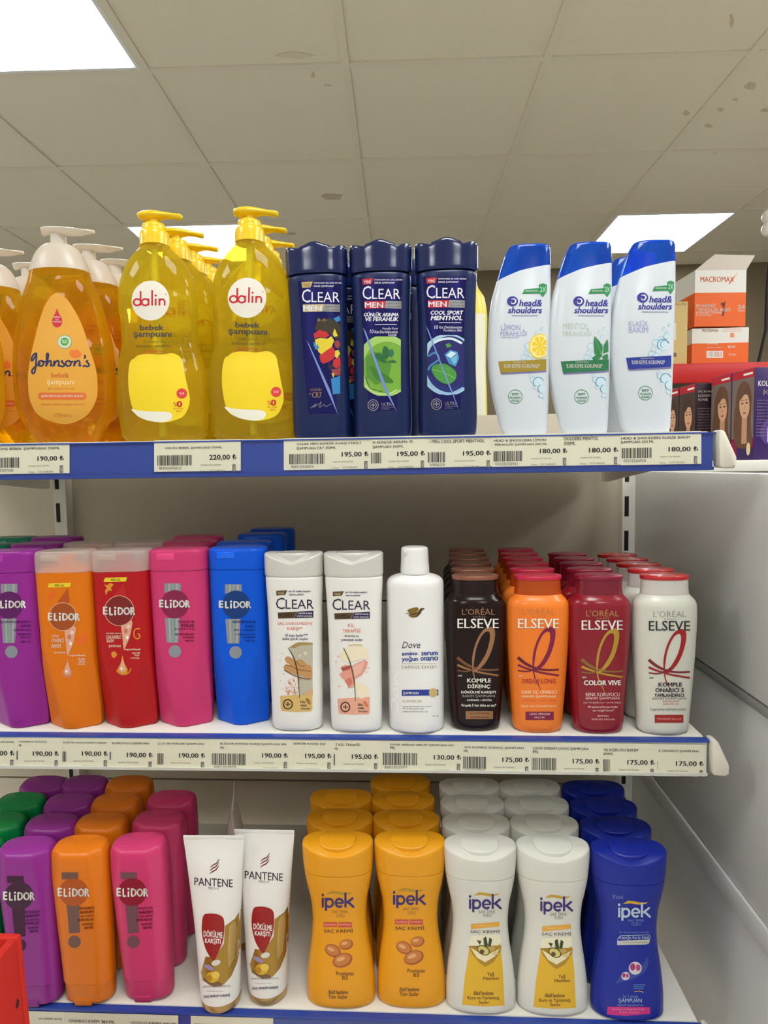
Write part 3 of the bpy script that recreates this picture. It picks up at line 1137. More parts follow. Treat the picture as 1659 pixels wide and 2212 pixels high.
# ---------------------------------------------------------------- yellow baby shampoo with yellow pump
def yellow_bottle():
    fr = stand('top', 358, 945, 0.032, lean=-1.0, yfront=YFT)
    g = 'yellow baby shampoo bottles'
    t = root_of('pump_bottle', fr, 'clear waisted bottle of yellow baby shampoo with yellow pump, in front, beside the amber bottles', group=g)
    rows = fr.rows([(None, 282, 436, .5), (938, 268, 449, .49), (900, 263, 452, .49), (857, 260, 453, .49), (818, 260, 450, .49), (780, 263, 441, .49), (738, 268, 429, .54), (700, 263, 424, .55), (659, 258, 425, .55),
                    (619, 260, 420, .55), (590, 267, 409, .57), (565, 280, 395, .62), (548, 293, 378, .72), (537, 302, 366, .85), (532, 304, 363, .95)], n=2.2)
    body = Prof(rows)
    loft('bottle', body, liquid((250, 232, 66), 0.32, see=.3), t)
    YEL = mat((250, 208, 14), 0.3, coat=.3)
    rows = fr.rows([(534, 302, 365, 1), (520, 302, 364, 1), (505, 303, 362, 1), (502, 306, 358, 1), (488, 307, 355, 1), (485, 311, 350, 1)], n=2)
    loft('collar', Prof(rows), YEL, t, seg=40)
    rows = fr.rows([(487, 318, 342, 1), (470, 318, 341, 1)], n=2)
    loft('pump_stem', Prof(rows), YEL, t, seg=20)
    c = fr.plane(330, 468)
    s = fr.plane(331, 468)[0] - c[0]
    V, Fc, R = [], [], []
    for i, (x, w, zt, zb) in enumerate([(-31, 8, 4, -3), (-28, 16, 7.5, -6), (-18, 22, 10, -8), (0, 23, 11, -9), (14, 18, 10, -7), (28, 12, 7.5, -5), (44, 9, 4, -7), (54, 8, 2.5, -9.5), (60, 7.5, .5, -10.5), (63, 4, -2, -9)]):
        ring = []
        for k in range(14):
            a_ = 2 * math.pi * k / 14
            zz = math.sin(a_)
            V.append((c[0] + x * s, math.cos(a_) * w * s, c[2] + (zt * zz if zz > 0 else -zb * zz) * s))
            ring.append(len(V) - 1)
        R.append(ring)
    for i in range(len(R) - 1):
        for k in range(14):
            Fc.append((R[i][k], R[i + 1][k], R[i + 1][(k + 1) % 14], R[i][(k + 1) % 14]))
    Fc += [tuple(R[0]), tuple(R[-1])[::-1]]
    head = link_mesh('pump_head', V, Fc, YEL, t, angle=60)
    # dip tube inside
    f = MB()
    p, q = fr.plane(334, 540), fr.plane(356, 940)
    f.tube([(p[0], 0.0, p[2]), (q[0], 0.0, q[2])], 0.0035)
    f.build('dip_tube', mat((244, 238, 196), .3), t, smooth=True)
    a = Art(fr, body.front)
    RED, GR, OL = mat((204, 34, 46), .45), mat((70, 66, 62), .5), mat((104, 84, 26), .5)
    a.ell(325.5, 649.5, 41, 43, mat((240, 234, 220), .35), 1, n=40)
    # rounded lower-case lettering as strokes
    for p_ in ([(304, 629), (304, 660)], [(329, 627), (329, 660)], [(336.6, 645), (336.6, 660)], [(321, 645), (321, 660)], [(344.6, 645), (344.6, 660)]):
        a.stroke(p_, 3.8, RED, 2)
    a.ring(296.6, 653, 7.6, 7, 3.8, RED, 2)
    a.ring(314, 653, 7.4, 7, 3.8, RED, 2)
    a.stroke([(344.6, 651), (348, 646.8), (353, 646.8), (356, 651), (356, 660)], 3.8, RED, 2)
    a.ell(336.6, 638.5, 2.3, 2.3, RED, 2)
    a.text('®', 357, 361, 634, 638, RED, 2)
    a.text('bebek', 302, 354, 701.5, 713.5, GR, 1, bold=.03)
    a.text('şampuanı', 288, 371, 717, 732, GR, 1, bold=.03)
    a.text('bebişlere', 311, 350, 735, 741, OL, 1)
    a.text('banyoyu sevdirir!', 295, 369, 744, 752, OL, 1, bold=.02, shear=.15)
    a.text('dalin kalitesi', 309, 353, 756, 760, RED, 1)
    a.text('hassas ciltlere özel şampuan', 302, 365, 762, 766, RED, 1)
    a.poly([(300, 767), (322, 764), (345, 766), (372, 763), (390, 772), (396, 792), (404, 830), (410, 858), (407, 880), (392, 902), (352, 913), (312, 905), (291, 892), (280, 855), (277, 815), (281, 783), (290, 774)], mat((250, 218, 40), .4), 0, smooth=True)
    a.poly([(284, 884), (300, 887), (330, 889), (362, 890), (372, 897), (368, 907), (350, 912), (322, 909), (300, 900)], mat((246, 242, 224), .4), 1, smooth=True)
    a.ell(393, 850, 11.5, 11, mat((226, 66, 62), .5), 2)
    a.text('0,0', 388, 398, 847, 853, PAPERW, 3)
    a.text('%', 374.5, 383, 869, 878, RED, 2)
    a.text('0', 382, 394, 866, 880, RED, 2, bold=.04)
    a.text('SLS, SLES', 375, 396, 881, 885, RED, 2)
    a.text('alkol', 381, 392, 886, 890, RED, 2)
    a.build('label', t)
    h = fr.plane(330, 460)[2]
    A = column(t, .0015, .054, ['yellow baby shampoo bottle second in the first yellow column, just behind the front pump',
                               'yellow baby shampoo bottle third in the first yellow column, against the bright ceiling panel',
                               'yellow baby shampoo bottle last in the first yellow column, smallest yellow pump'], g)
    for q, d in zip(A, (9, 3, 0)):
        q.rotation_euler[2] = math.radians(d)
    c = fr.loc
    k = at_y(552, 945, c[1])[0]
    o = copy_tree(t, (k, c[1], c[2]), 0, 'clear waisted bottle of yellow baby shampoo in front, touching the navy bottles', g)
    column(o, -.001, .053, ['yellow baby shampoo bottle second in the column next to the navy bottles',
                            'yellow baby shampoo bottle third in the column next to the navy bottles'], g)


yellow_bottle()


# ---------------------------------------------------------------- navy bottles with scalloped caps
NAVY_B = mat((17, 34, 82), 0.32, spec=.5)
NAVY_C = mat((16, 32, 82), 0.14, spec=.6, coat=.4)


def navy_kind():
    fr = stand('top', 828, 940, 0.021, yfront=YFT)
    rows = fr.rows([(None, 770, 886), (934, 767, 889), (900, 765, 890), (850, 764, 888), (800, 764, 886), (720, 763, 885), (640, 761, 887), (606, 760, 889), (599, 761, 888), (596, 766, 883)], br=.56, n=2.5)
    body = Prof(rows)
    rows = fr.rows([(595, 758, 891), (592, 757, 892), (570, 757, 892), (543, 756, 892), (538, 757, 891), (535, 762, 886)], br=.56, n=2.5)
    cap = Prof(rows)
    z0, z1 = cap.z[0], cap.z[-1]
    half = cap.a.max()

    def scallop(x, y, z):
        u = np.abs(x) / half
        w = 0.0022 * np.cos(u * math.pi * 2.15) + np.where(u < .45, 0.0022, 0.0)
        return z + (w - 0.001) * np.clip((z - z0) / (z1 - z0), 0, 1) ** 3
    return fr, body, cap, scallop


def navy_bottle(first, frame, label, art):
    fr0, body, cap, scallop = NAVY
    t = root_of('shampoo_bottle', frame, label, group='navy shampoo bottles')
    if first is None:
        loft('bottle', body, NAVY_B, t)
        cp = loft('cap', cap, NAVY_C, t, zmap=scallop, seg=96)
        zt = cap.z[-1]
        lid = Prof([(zt - 0.002, cap.a.max() * .5, cap.b.max() * .7, 2.2, 0), (zt + 0.0018, cap.a.max() * .5, cap.b.max() * .7, 2.2, 0), (zt + 0.0026, cap.a.max() * .46, cap.b.max() * .64, 2.2, 0)])
        loft('flip_lid', lid, NAVY_C, cp, seg=40)
    else:
        copy_parts(first, t)
    a = Art(frame, body.front)
    art(a)
    a.build('label', t)
    return t


FOIL = mat((40, 40, 112), 0.26, metal=0.75)
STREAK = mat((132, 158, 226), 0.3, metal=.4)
GREYM = mat((160, 160, 160), 0.35, metal=.5)
LTXT = mat((232, 232, 236), 0.4)


def men_common(a, badge, bt, x0, y0, dx):
    """shared print of the three navy bottles; x0, y0: left end and top of the name"""
    a.poly([(x0 - 8, y0 - 18), (x0 + 86, y0 - 19), (x0 + 81, y0 + 110), (x0 + 77, y0 + 200), (x0 + 74, y0 + 268), (x0 + 15, y0 + 269), (x0 + 8, y0 + 200), (x0 + 1, y0 + 110)], FOIL, 0)
    a.poly([(x0 - 1, y0 - 15), (x0 + 24, y0 - 17), (x0 + 19, y0 - 4), (x0 + 1, y0 - 3)], badge, 1)
    a.text('YENİ', x0 + 3, x0 + 18, y0 - 14, y0 - 6, bt, 2, bold=.02)
    a.text('DÜNYANIN EN ÇOK SATAN', x0 + 26, x0 + 86, y0 - 16, y0 - 11, LTXT, 1, bold=.02)
    a.text('ERKEK ŞAMPUANI*', x0 + 26, x0 + 70, y0 - 9, y0 - 4, LTXT, 1, bold=.02)
    a.text('C', x0, x0 + 19, y0, y0 + 29, LTXT, 1)
    a.text('LEAR', x0 + 21, x0 + 82, y0 + 6, y0 + 28, LTXT, 1)


def men_bar(a, x0, y0, c):
    a.poly([(x0, y0), (x0 + 46, y0 - 1), (x0 + 43, y0 + 15), (x0 + 1, y0 + 16)], c, 1)
    a.text('MEN', x0 + 1, x0 + 41, y0 + 2, y0 + 14, LTXT, 2, bold=.03)
    a.poly([(x0 + 46.5, y0 - 1), (x0 + 80, y0), (x0 + 80, y0 + 16), (x0 + 43.5, y0 + 15)], GREYM, 1)
    a.text('KEPEĞE KARŞI', x0 + 49, x0 + 78, y0 + 2, y0 + 7, mat((70, 70, 84), .5), 2)
    a.text('ETKİLİ ŞAMPUAN', x0 + 49, x0 + 78, y0 + 9, y0 + 14, mat((70, 70, 84), .5), 2)


def plus_seal(a, x, y, m):
    a.ring(x, y, 11, 11.5, 1.6, m, 1)
    a.ring(x, y, 7, 7.3, 1.2, m, 1)
    a.rect(x - 5, y - 1, x + 5, y + 1, m, 2)
    a.rect(x - 1, y - 5, x + 1, y + 5, m, 2)
    a.text('ULTRA', x + 18, x + 45, y - 5, y + 1.5, m, 1)
    a.text('TEMİZLİK ETKİSİ', x + 18, x + 45, y + 3, y + 5.5, m, 1)
    a.text('KAPSÜL', x + 18, x + 36, y + 7, y + 9.5, m, 1)


def art_mosaic(a):
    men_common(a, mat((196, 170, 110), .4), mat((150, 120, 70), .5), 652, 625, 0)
    men_bar(a, 654, 658, mat((206, 188, 140), .4))
    C_ = dict(h=mat((52, 44, 28), .5), r=mat((196, 42, 42), .5), y=mat((226, 204, 52), .5), b=mat((44, 130, 190), .5), k=mat((30, 24, 40), .5), o=mat((150, 60, 60), .5), g=mat((120, 104, 50), .5))
    for c, pts in (('h', [(680, 712), (684, 696), (696, 690), (712, 688), (728, 694), (736, 706), (736, 728), (728, 734), (716, 722), (700, 716)]),
                   ('g', [(685, 694), (688, 686), (694, 692), (700, 687), (706, 692), (698, 698)]),
                   ('r', [(677, 722), (690, 712), (704, 716), (712, 724), (704, 730), (690, 728), (680, 732)]),
                   ('y', [(680, 734), (692, 730), (708, 732), (716, 726), (722, 736), (716, 750), (704, 758), (694, 766), (688, 760), (684, 750)]),
                   ('b', [(677, 738), (686, 744), (690, 752), (682, 756), (678, 748)]),
                   ('r', [(690, 768), (704, 758), (718, 748), (724, 758), (722, 774), (710, 782), (698, 786), (692, 780)]),
                   ('y', [(714, 706), (724, 712), (730, 726), (722, 728), (716, 718)]),
                   ('o', [(722, 738), (731, 734), (735, 744), (731, 754), (724, 750)]),
                   ('y', [(724, 758), (731, 756), (735, 764), (728, 774), (723, 770)]),
                   ('r', [(720, 778), (734, 770), (736, 790), (726, 796), (719, 790)]),
                   ('k', [(708, 784), (720, 790), (716, 800), (710, 796)]),
                   ('o', [(715, 798), (727, 797), (736, 792), (735, 810), (722, 812)]),
                   ('y', [(716, 806), (724, 806), (720, 816)]),
                   ('b', [(715, 818), (735, 812), (735, 850), (719, 852)]),
                   ('b', [(720, 688), (733, 682), (736, 692), (728, 696)])):
        a.poly(pts, C_[c], 1)
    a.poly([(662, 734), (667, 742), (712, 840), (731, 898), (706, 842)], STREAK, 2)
    G = mat((146, 116, 70), .4)
    a.text('LEGEND', 669, 695, 839, 845, G, 1)
    a.text('BY', 668, 673, 849, 853, G, 1)
    a.text('CR7', 674, 695, 847, 859, G, 1, bold=.02)
    a.stroke([(670, 882), (684, 872), (676, 880), (690, 872), (694, 868), (690, 880), (700, 874), (704, 878), (716, 872)], 1.4, mat((120, 114, 112), .4), 1, smooth=True)


def orb(a, box, cx, cy, r, cols):
    a.ell(cx, cy, r, r * 1.08, cols[0], 1, box=box, n=44)
    a.ell(cx + 4, cy + 4, r * .84, r * .9, cols[1], 2, box=box, n=44)


def art_leaf(a):
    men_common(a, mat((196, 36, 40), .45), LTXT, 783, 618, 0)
    men_bar(a, 787, 651, mat((200, 34, 44), .45))
    a.text('GÜNLÜK ARINMA', 786, 861, 674, 684, LTXT, 1, bold=.04, shear=.2)
    a.text('VE FERAHLIK', 789, 861, 685, 694, LTXT, 1, bold=.04, shear=.2)
    a.rect(810, 700.5, 857, 701.7, LTXT, 1)
    a.text('Kepeğe Karşı', 826, 859, 707, 713, LTXT, 1, shear=.15)
    a.text('10', 799, 807, 712, 720, LTXT, 1, shear=.15)
    a.text('Kat Derinlemesine', 809, 859, 714, 720, LTXT, 1, shear=.15)
    a.text('Temizlik', 838, 857, 721, 726, LTXT, 1, shear=.15)
    bx = (786, 727, 866, 855)
    G1, G2, G3, G4 = mat((118, 172, 58), .4), mat((84, 142, 48), .4), mat((36, 104, 52), .4), mat((166, 206, 104), .4)
    orb(a, bx, 832, 790, 62, (G4, G1))
    a.poly(clip([(790, 772), (806, 760), (830, 762), (846, 790), (838, 820), (812, 832), (792, 815)], *bx), G2, 3, smooth=False)
    a.poly([(800, 790), (815, 800), (838, 812), (850, 826), (830, 826), (810, 816)], mat((60, 122, 44), .4), 4, smooth=True)
    a.poly([(826, 760), (830, 748), (838, 752), (842, 764), (836, 775), (828, 772)], G3, 5, smooth=True)
    a.poly([(840, 757), (848, 755), (851, 764), (846, 772), (841, 768)], mat((44, 112, 86), .4), 5, smooth=True)
    a.poly([(810, 766), (822, 764), (832, 778), (836, 784), (826, 782), (814, 775)], G3, 5, smooth=True)
    a.poly([(838, 782), (848, 777), (857, 782), (848, 784)], G3, 5, smooth=True)
    a.stroke([(790, 832), (806, 848), (834, 852), (858, 842)], 2.5, mat((200, 224, 160), .4), 4, smooth=True)
    a.stroke([(790, 815), (800, 838), (826, 846)], 2, mat((60, 110, 40), .4), 4, smooth=True)
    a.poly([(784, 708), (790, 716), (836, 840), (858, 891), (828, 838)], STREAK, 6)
    plus_seal(a, 806, 875, GREYM)


def art_ice(a):
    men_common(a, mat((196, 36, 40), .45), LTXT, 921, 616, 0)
    men_bar(a, 924, 649, mat((200, 34, 44), .45))
    a.text('COOL SPORT', 930, 1001, 671, 680, LTXT, 1, bold=.04, shear=.2)
    a.text('MENTHOL', 930, 999, 682, 692, LTXT, 1, bold=.04, shear=.2)
    a.rect(948, 696.5, 996, 697.7, LTXT, 1)
    a.text('10', 938, 946, 703, 711, LTXT, 1, shear=.15)
    a.text('Kat Derinlemesine', 949, 998, 704, 710, LTXT, 1, shear=.15)
    a.text('Ferahlatıcı Etki', 958, 998, 711, 716, LTXT, 1, shear=.15)
    bx = (923, 724, 1003, 852)
    W1, B1, B2, B3 = mat((168, 206, 228), .4), mat((24, 40, 116), .4), mat((70, 140, 190), .4), mat((112, 186, 222), .4)
    orb(a, bx, 968, 788, 62, (W1, B1))
    a.ell(972, 782, 50, 56, mat((30, 30, 104), .4), 3, box=bx, n=40)
    a.stroke([(925, 770), (940, 762), (948, 776), (930, 790), (925, 800)], 4, B2, 4, smooth=True)
    a.stroke([(935, 742), (952, 734), (976, 732), (998, 742)], 5, mat((214, 232, 240), .4), 4, smooth=True)
    a.stroke([(926, 826), (944, 845), (972, 851), (1001, 838)], 5, mat((150, 190, 220), .4), 4, smooth=True)
    a.poly([(960, 766), (972, 756), (988, 760), (992, 774), (984, 792), (970, 786)], B2, 5)
    a.poly([(964, 768), (974, 759), (986, 763), (974, 774)], mat((206, 232, 242), .4), 6)
    a.poly([(974, 776), (988, 766), (986, 784), (980, 788)], B3, 6)
    MINT = mat((72, 150, 62), .4)
    a.poly([(932, 797), (940, 788), (960, 786), (978, 796), (986, 808), (982, 822), (968, 830), (950, 824), (938, 812)], MINT, 5, smooth=True)
    a.stroke([(934, 798), (956, 804), (984, 818)], 1.2, mat((140, 196, 110), .4), 6, smooth=True)
    a.stroke([(950, 792), (958, 804)], 1, mat((110, 176, 90), .4), 6)
    a.stroke([(966, 794), (972, 810)], 1, mat((110, 176, 90), .4), 6)
    a.poly([(962, 744), (970, 741), (976, 748), (966, 752)], MINT, 5)
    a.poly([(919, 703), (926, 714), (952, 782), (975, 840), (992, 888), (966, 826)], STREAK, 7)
    plus_seal(a, 943, 873, GREYM)


NAVY = navy_kind()
navy_mid = navy_bottle(None, NAVY[0], 'navy blue shampoo bottle with a green leaf picture, middle of the three navy bottles', art_leaf)
navy_1 = navy_bottle(navy_mid, stand('top', 697, 942, 0.021, lean=-0.7, yfront=YFT), 'navy blue shampoo bottle with a multicoloured angular picture', art_mosaic)
navy_3 = navy_bottle(navy_mid, stand('top', 967, 938, 0.021, lean=-0.1, yfront=YFT), 'navy blue shampoo bottle with blue ice and mint picture', art_ice)
for src, dx, lb in ((navy_1, 0.012, 'navy blue shampoo bottle hidden behind the one with the multicoloured picture'),
                    (navy_mid, 0.01, 'navy blue shampoo bottle hidden behind the one with the green leaf picture')):
    c = src.location
    copy_tree(src, (c[0] + dx, c[1] + 0.055, c[2]), 0, lb, 'navy shampoo bottles')


# ---------------------------------------------------------------- white lop-sided bottles with slanting blue caps
def slant_kind():
    fr = stand('top', 1136, 936, 0.02, yfront=YFT)
    rows = fr.rows([(None, 1090, 1180), (928, 1081, 1182), (900, 1074, 1183), (850, 1062, 1185), (800, 1055, 1186), (760, 1053, 1187), (700, 1055, 1188), (650, 1061, 1189), (612, 1071, 1189),
                    (572, 1083, 1188.5), (553, 1089, 1188), (540, 1096, 1187.5), (534, 1100, 1186), (531.5, 1106, 1182)], sym=False, br=.42, n=2.6)
    return fr, Prof(rows)


SLANT = slant_kind()


def slant_split(prof, fr):
    """the seam between bottle and cap climbs from left to right"""
    zl, zm_, zr = fr.plane(1072, 610)[2], fr.plane(1120, 591)[2], fr.plane(1188, 575)[2]
    xl, xm, xr = fr.plane(1072, 606)[0], fr.plane(1120, 581)[0], fr.plane(1188, 566)[0]

    def seam(x):
        return np.interp(x, [xl, xm, xr], [zl, zm_, zr])
    return seam


def slant_body(prof, seam, lo, m, parent, name, seg=72, n=30):
    th = np.arange(seg) * 2 * math.pi / seg + 0.01
    z1 = prof.z[-1]
    V, Fc = [], []
    ts = np.linspace(0, 1, n) if lo else np.concatenate([np.linspace(0, .8, 10), np.linspace(.84, 1, 8)])
    for t_ in ts:
        z = np.full(seg, 0.1)
        for _ in range(12):
            x, y = prof.ring(th, z)
            sz = seam(x)
            z = t_ * sz if lo else sz + 0.0006 + t_ * (z1 - sz - 0.0006)
        if not lo and t_ == 0:
            x, y = x * 1.0, y
        V += list(zip(x, y, z))
    for i in range(len(ts) - 1):
        for k in range(seg):
            k2 = (k + 1) % seg
            Fc.append((i * seg + k, i * seg + k2, (i + 1) * seg + k2, (i + 1) * seg + k))
    Fc.append(tuple(range(seg))[::-1])
    e = (len(ts) - 1) * seg
    V.append(tuple(np.mean(V[e:e + seg], 0)))
    Fc += [(e + k, e + (k + 1) % seg, len(V) - 1) for k in range(seg)]
    return link_mesh(name, V, Fc, m, parent, angle=40)


def slant_bottle(first, frame, label, art):
    fr0, prof = SLANT
    t = root_of('shampoo_bottle', frame, label, group='white bottles with slanting blue caps')
    if first is None:
        seam = slant_split(prof, fr0)
        slant_body(prof, seam, True, mat((216, 222, 228), 0.28, coat=.2), t, 'bottle')
        slant_body(prof, seam, False, mat((24, 110, 250), 0.08, trans=.75, ior=1.3, coat=.3), t, 'cap')
    else:
        copy_parts(first, t)
    a = Art(frame, prof.front)
    art(a)
    a.build('label', t)
    return t


VIO, GRN = mat((52, 52, 150), .45), mat((44, 140, 84), .45)
AQ1, AQ2 = mat((150, 196, 218), .35), mat((70, 130, 170), .35)


def slant_common(a, ox, oy, xr):
    """ox, oy: centre of the swirl mark; xr: right limit of the visible face"""
    a.ell(ox, oy, 12, 11, VIO, 1)
    a.stroke([(ox - 3, oy - 5), (ox + 4, oy - 5), (ox + 7, oy), (ox + 3, oy + 5), (ox - 2, oy + 4), (ox - 3, oy)], [1, 2.4, 3, 2.4, 1.6, .6], PAPERW, 2, smooth=True)
    a.text('head&', ox + 14, ox + 64, oy - 4, oy + 11, VIO, 1, bold=.03, shear=.22)
    a.text('shoulders', ox - 10, ox + 64, oy + 12, oy + 26, VIO, 1, bold=.03, shear=.22)
    a.text('KEPEĞE KARŞI ETKİLİ ŞAMPUAN', ox - 1, ox + 55, oy + 29, oy + 33, VIO, 1, bold=.02)
    a.ring(ox + 6, oy + 206, 15, 15, 1.2, GRN, 1)
    for k, (t_, w) in enumerate((('%97', 8), ('YIKANABİLİR', 12), ('KULLAN', 8))):
        a.text(t_, ox + 6 - w, ox + 6 + w, oy + 198 + 7 * k, oy + 203 + 7 * k, GRN, 1, bold=.03)


def banner(a, x0, x1, y0, sx, sw):
    a.poly([(x0, y0 + 6), (x0 + 5, y0 - 4), (x1, y0 - 7), (x1, y0 + 5)], GRN, 1)
    a.text('DERİNLEMESİNE TEMİZLİK', x0 + 7, x1 - 4, y0 - 3, y0 + 1, PAPERW, 2)
    a.poly([(sx, y0 - 14), (sx + sw / 2, y0 - 17), (sx + sw, y0 - 14), (sx + sw, y0 + 2), (sx + sw / 2, y0 + 13), (sx, y0 + 2)], GRN, 2)
    a.text('2X', sx + 2, sx + sw - 1.5, y0 - 9, y0 + 2, mat((170, 220, 180), .5), 3, bold=.02)


def bubbles(a, spec, box):
    for x, y, r in spec:
        pts = clip([(x + r * math.cos(k * .35), y + r * math.sin(k * .35)) for k in range(18)], *box)
        if len(pts) > 2:
            a.poly(pts, mat((206, 228, 236), .3), 1)
            a.ring(x, y, r, r, max(.8, r * .14), AQ1 if r < 8 else AQ2, 2, t0=2.2, t1=6.0 if x + r < box[2] else 4.4)


def band(a, x0, x1, y0, m, text):
    a.poly([(x0, y0), (x1, y0 - 5), (x1, y0 + 19), (x0 + 5, y0 + 25)], m, 3)
    a.text(text, x0 + 12, x1 - 14, y0 + 5, y0 + 14, mat((206, 206, 196), .5), 4, bold=.02)
    a.text('KEPEKTEN', x0 + 32, x0 + 60, y0, y0 + 3, mat((196, 196, 180), .5), 4)
    a.poly([(x0 + 6, y0 + 25.5), (x1, y0 + 20), (x1, y0 + 23), (x0 + 6, y0 + 28)], mat((120, 116, 168), .5), 2)


def bub_set(dx, dy, box):
    return [(dx + x, dy + y, r) for x, y, r in ((0, 0, 7), (12, -8, 5), (20, 4, 9), (-6, 14, 4), (6, 18, 6), (24, -20, 4), (18, -30, 3), (30, -38, 3), (-10, 24, 5), (2, 30, 7),
                                               (10, 72, 6), (22, 78, 11), (30, 92, 9), (14, 88, 4), (28, 106, 5), (36, 112, 4), (6, 64, 3))]


def art_lemon(a):
    banner(a, 1128, 1166, 629, 1164, 17)
    slant_common(a, 1107, 651, 1182)
    LV = mat((150, 150, 204), .5)
    a.text('LİMON', 1082, 1124, 698, 713, LV, 1)
    a.text('FERAHLIĞI', 1081, 1138, 712, 726, LV, 1)
    a.text('YAĞLI SAÇLAR İÇİN', 1082, 1120, 727, 731, VIO, 1)
    box = (1076, 690, 1180, 860)
    bubbles(a, bub_set(1141, 748, box), box)
    a.ell(1165, 748, 23, 27, mat((240, 214, 70), .4), 3, box=box, rot=.2)
    a.ell(1166, 748, 20, 24, mat((248, 240, 200), .4), 4, box=box, rot=.2)
    for k in range(8):
        t_ = k * math.pi / 4 + .3
        a.poly(clip([(1166, 748), (1166 + 17 * math.cos(t_ - .32), 748 + 21 * math.sin(t_ - .32)), (1166 + 18 * math.cos(t_), 748 + 22 * math.sin(t_)), (1166 + 17 * math.cos(t_ + .32), 748 + 21 * math.sin(t_ + .32))], *box), mat((244, 206, 40), .4), 5)
    band(a, 1076, 1180, 781, mat((164, 140, 44), .4), '%100 KEPEK KORUMASI*')


def art_mint(a):
    banner(a, 1271, 1307, 629, 1304, 15)
    slant_common(a, 1250, 651, 1318)
    LG = mat((186, 204, 186), .5)
    a.text('MENTOL', 1216, 1272, 698, 711, LG, 1)
    a.text('FERAHLIĞI', 1216, 1277, 712, 726, LG, 1)
    box = (1210, 690, 1315, 860)
    bubbles(a, bub_set(1276, 748, box), box)
    for pts in ([(1284, 766), (1282, 738), (1284, 726), (1294, 736), (1302, 750), (1300, 764)], [(1278, 774), (1290, 764), (1302, 766), (1294, 776), (1282, 778)],
                [(1302, 764), (1304, 746), (1312, 732), (1314, 742), (1314, 760)], [(1300, 770), (1312, 764), (1314, 774), (1306, 780)]):
        a.poly(pts, mat((54, 130, 76), .4), 4)
    a.stroke([(1285, 730), (1300, 768)], 1, mat((110, 180, 120), .4), 5)
    band(a, 1211, 1315, 781, mat((44, 120, 78), .4), '%100 KEPEK KORUMASI*')


def art_classic(a):
    banner(a, 1409, 1444, 623, 1441, 15)
    slant_common(a, 1388, 643, 1452)
    LV = mat((160, 160, 206), .5)
    a.text('KLASİK', 1358, 1400, 690, 705, LV, 1)
    a.text('BAKIM', 1358, 1400, 706, 719, LV, 1)
    box = (1350, 690, 1450, 860)
    bubbles(a, bub_set(1416, 740, box) + [(1432, 745, 12), (1440, 726, 6)], box)
    band(a, 1352, 1450, 773, mat((40, 58, 150), .4), '%100 KEPEK KORUMASI*')


slant_1 = slant_bottle(None, SLANT[0], 'white bottle with slanting blue cap and lemon slice picture', art_lemon)
slant_2 = slant_bottle(slant_1, stand('top', 1265, 933, 0.02, yfront=YFT), 'white bottle with slanting blue cap and green mint leaves', art_mint)
slant_3 = slant_bottle(slant_1, stand('top', 1399, 929, 0.02, yfront=YFT), 'white bottle with slanting blue cap and blue stripe, at the top shelf end', art_classic)
c = slant_3.location
copy_tree(slant_3, (c[0] - 0.004, c[1] + 0.055, c[2]), 0.02, 'white bottle with blue cap peeking out behind the one with the blue stripe', 'white bottles with slanting blue caps')


# ---------------------------------------------------------------- yellow bottles with a green cap at the back of the top shelf
def back_bottle(px, y, label, first=None):
    p = at_y(px, 900, y)
    z = ZT + 0.0004
    t = empty('cleaner_bottle', (p[0], p[1], z), label, 'bottle', 'yellow bottles with green caps', (0, 0, math.radians(8)))
    if first:
        for ch in first.children:
            c = ch.copy(); COL.objects.link(c); c.parent = t
        return t
    pr = Prof([(0, .026, .02, 2.6, 0), (.004, .030, .023, 2.6, 0), (.05, .031, .024, 2.6, 0), (.10, .029, .023, 2.6, 0), (.15, .032, .024, 2.6, 0), (.175, .027, .021, 2.4, 0), (.19, .014, .013, 2, 0), (.196, .012, .012, 2, 0)])
    loft('bottle', pr, mat((238, 226, 104), .35), t, seg=40)
    loft('cap', Prof([(.196, .013, .013, 2, 0), (.21, .0125, .0125, 2, 0), (.222, .007, .007, 2, 0), (.228, .006, .006, 2, 0)]), mat((40, 124, 56), .35), t, seg=24)
    V, Fc = [], []
    for i, z_ in enumerate(np.linspace(.03, .155, 9)):
        for k, x in enumerate(np.linspace(-.024, .024, 9)):
            V.append((x, float(pr.front(np.array(x), np.array(z_))) - .0004, z_))
    Fc = [(i * 9 + k, i * 9 + k + 1, (i + 1) * 9 + k + 1, (i + 1) * 9 + k) for i in range(8) for k in range(8)]
    link_mesh('label', V, Fc, mat((238, 236, 214), .45), t)
    return t


bb = back_bottle(1017, YB + .13, 'yellow bottle with green cap standing behind the unit, right of the navy bottles')
back_bottle(904, YB + .13, 'yellow bottle glimpsed in the gap between two navy bottles', bb)
for o in [q for q in bpy.data.objects if q.name.startswith('cleaner_bottle')]:
    o.scale = (.98, 1.2, 1.62)
t = empty('shelf', (0, YB + .02, ZT), 'rear shelf on the far side of the unit, mostly hidden, under the yellow bottles', 'shelf')
f = MB(); f.box(-.6, .34, .002, .36, -.022, 0); f.build('deck', WHITE_METAL, t, bevel=.0025)

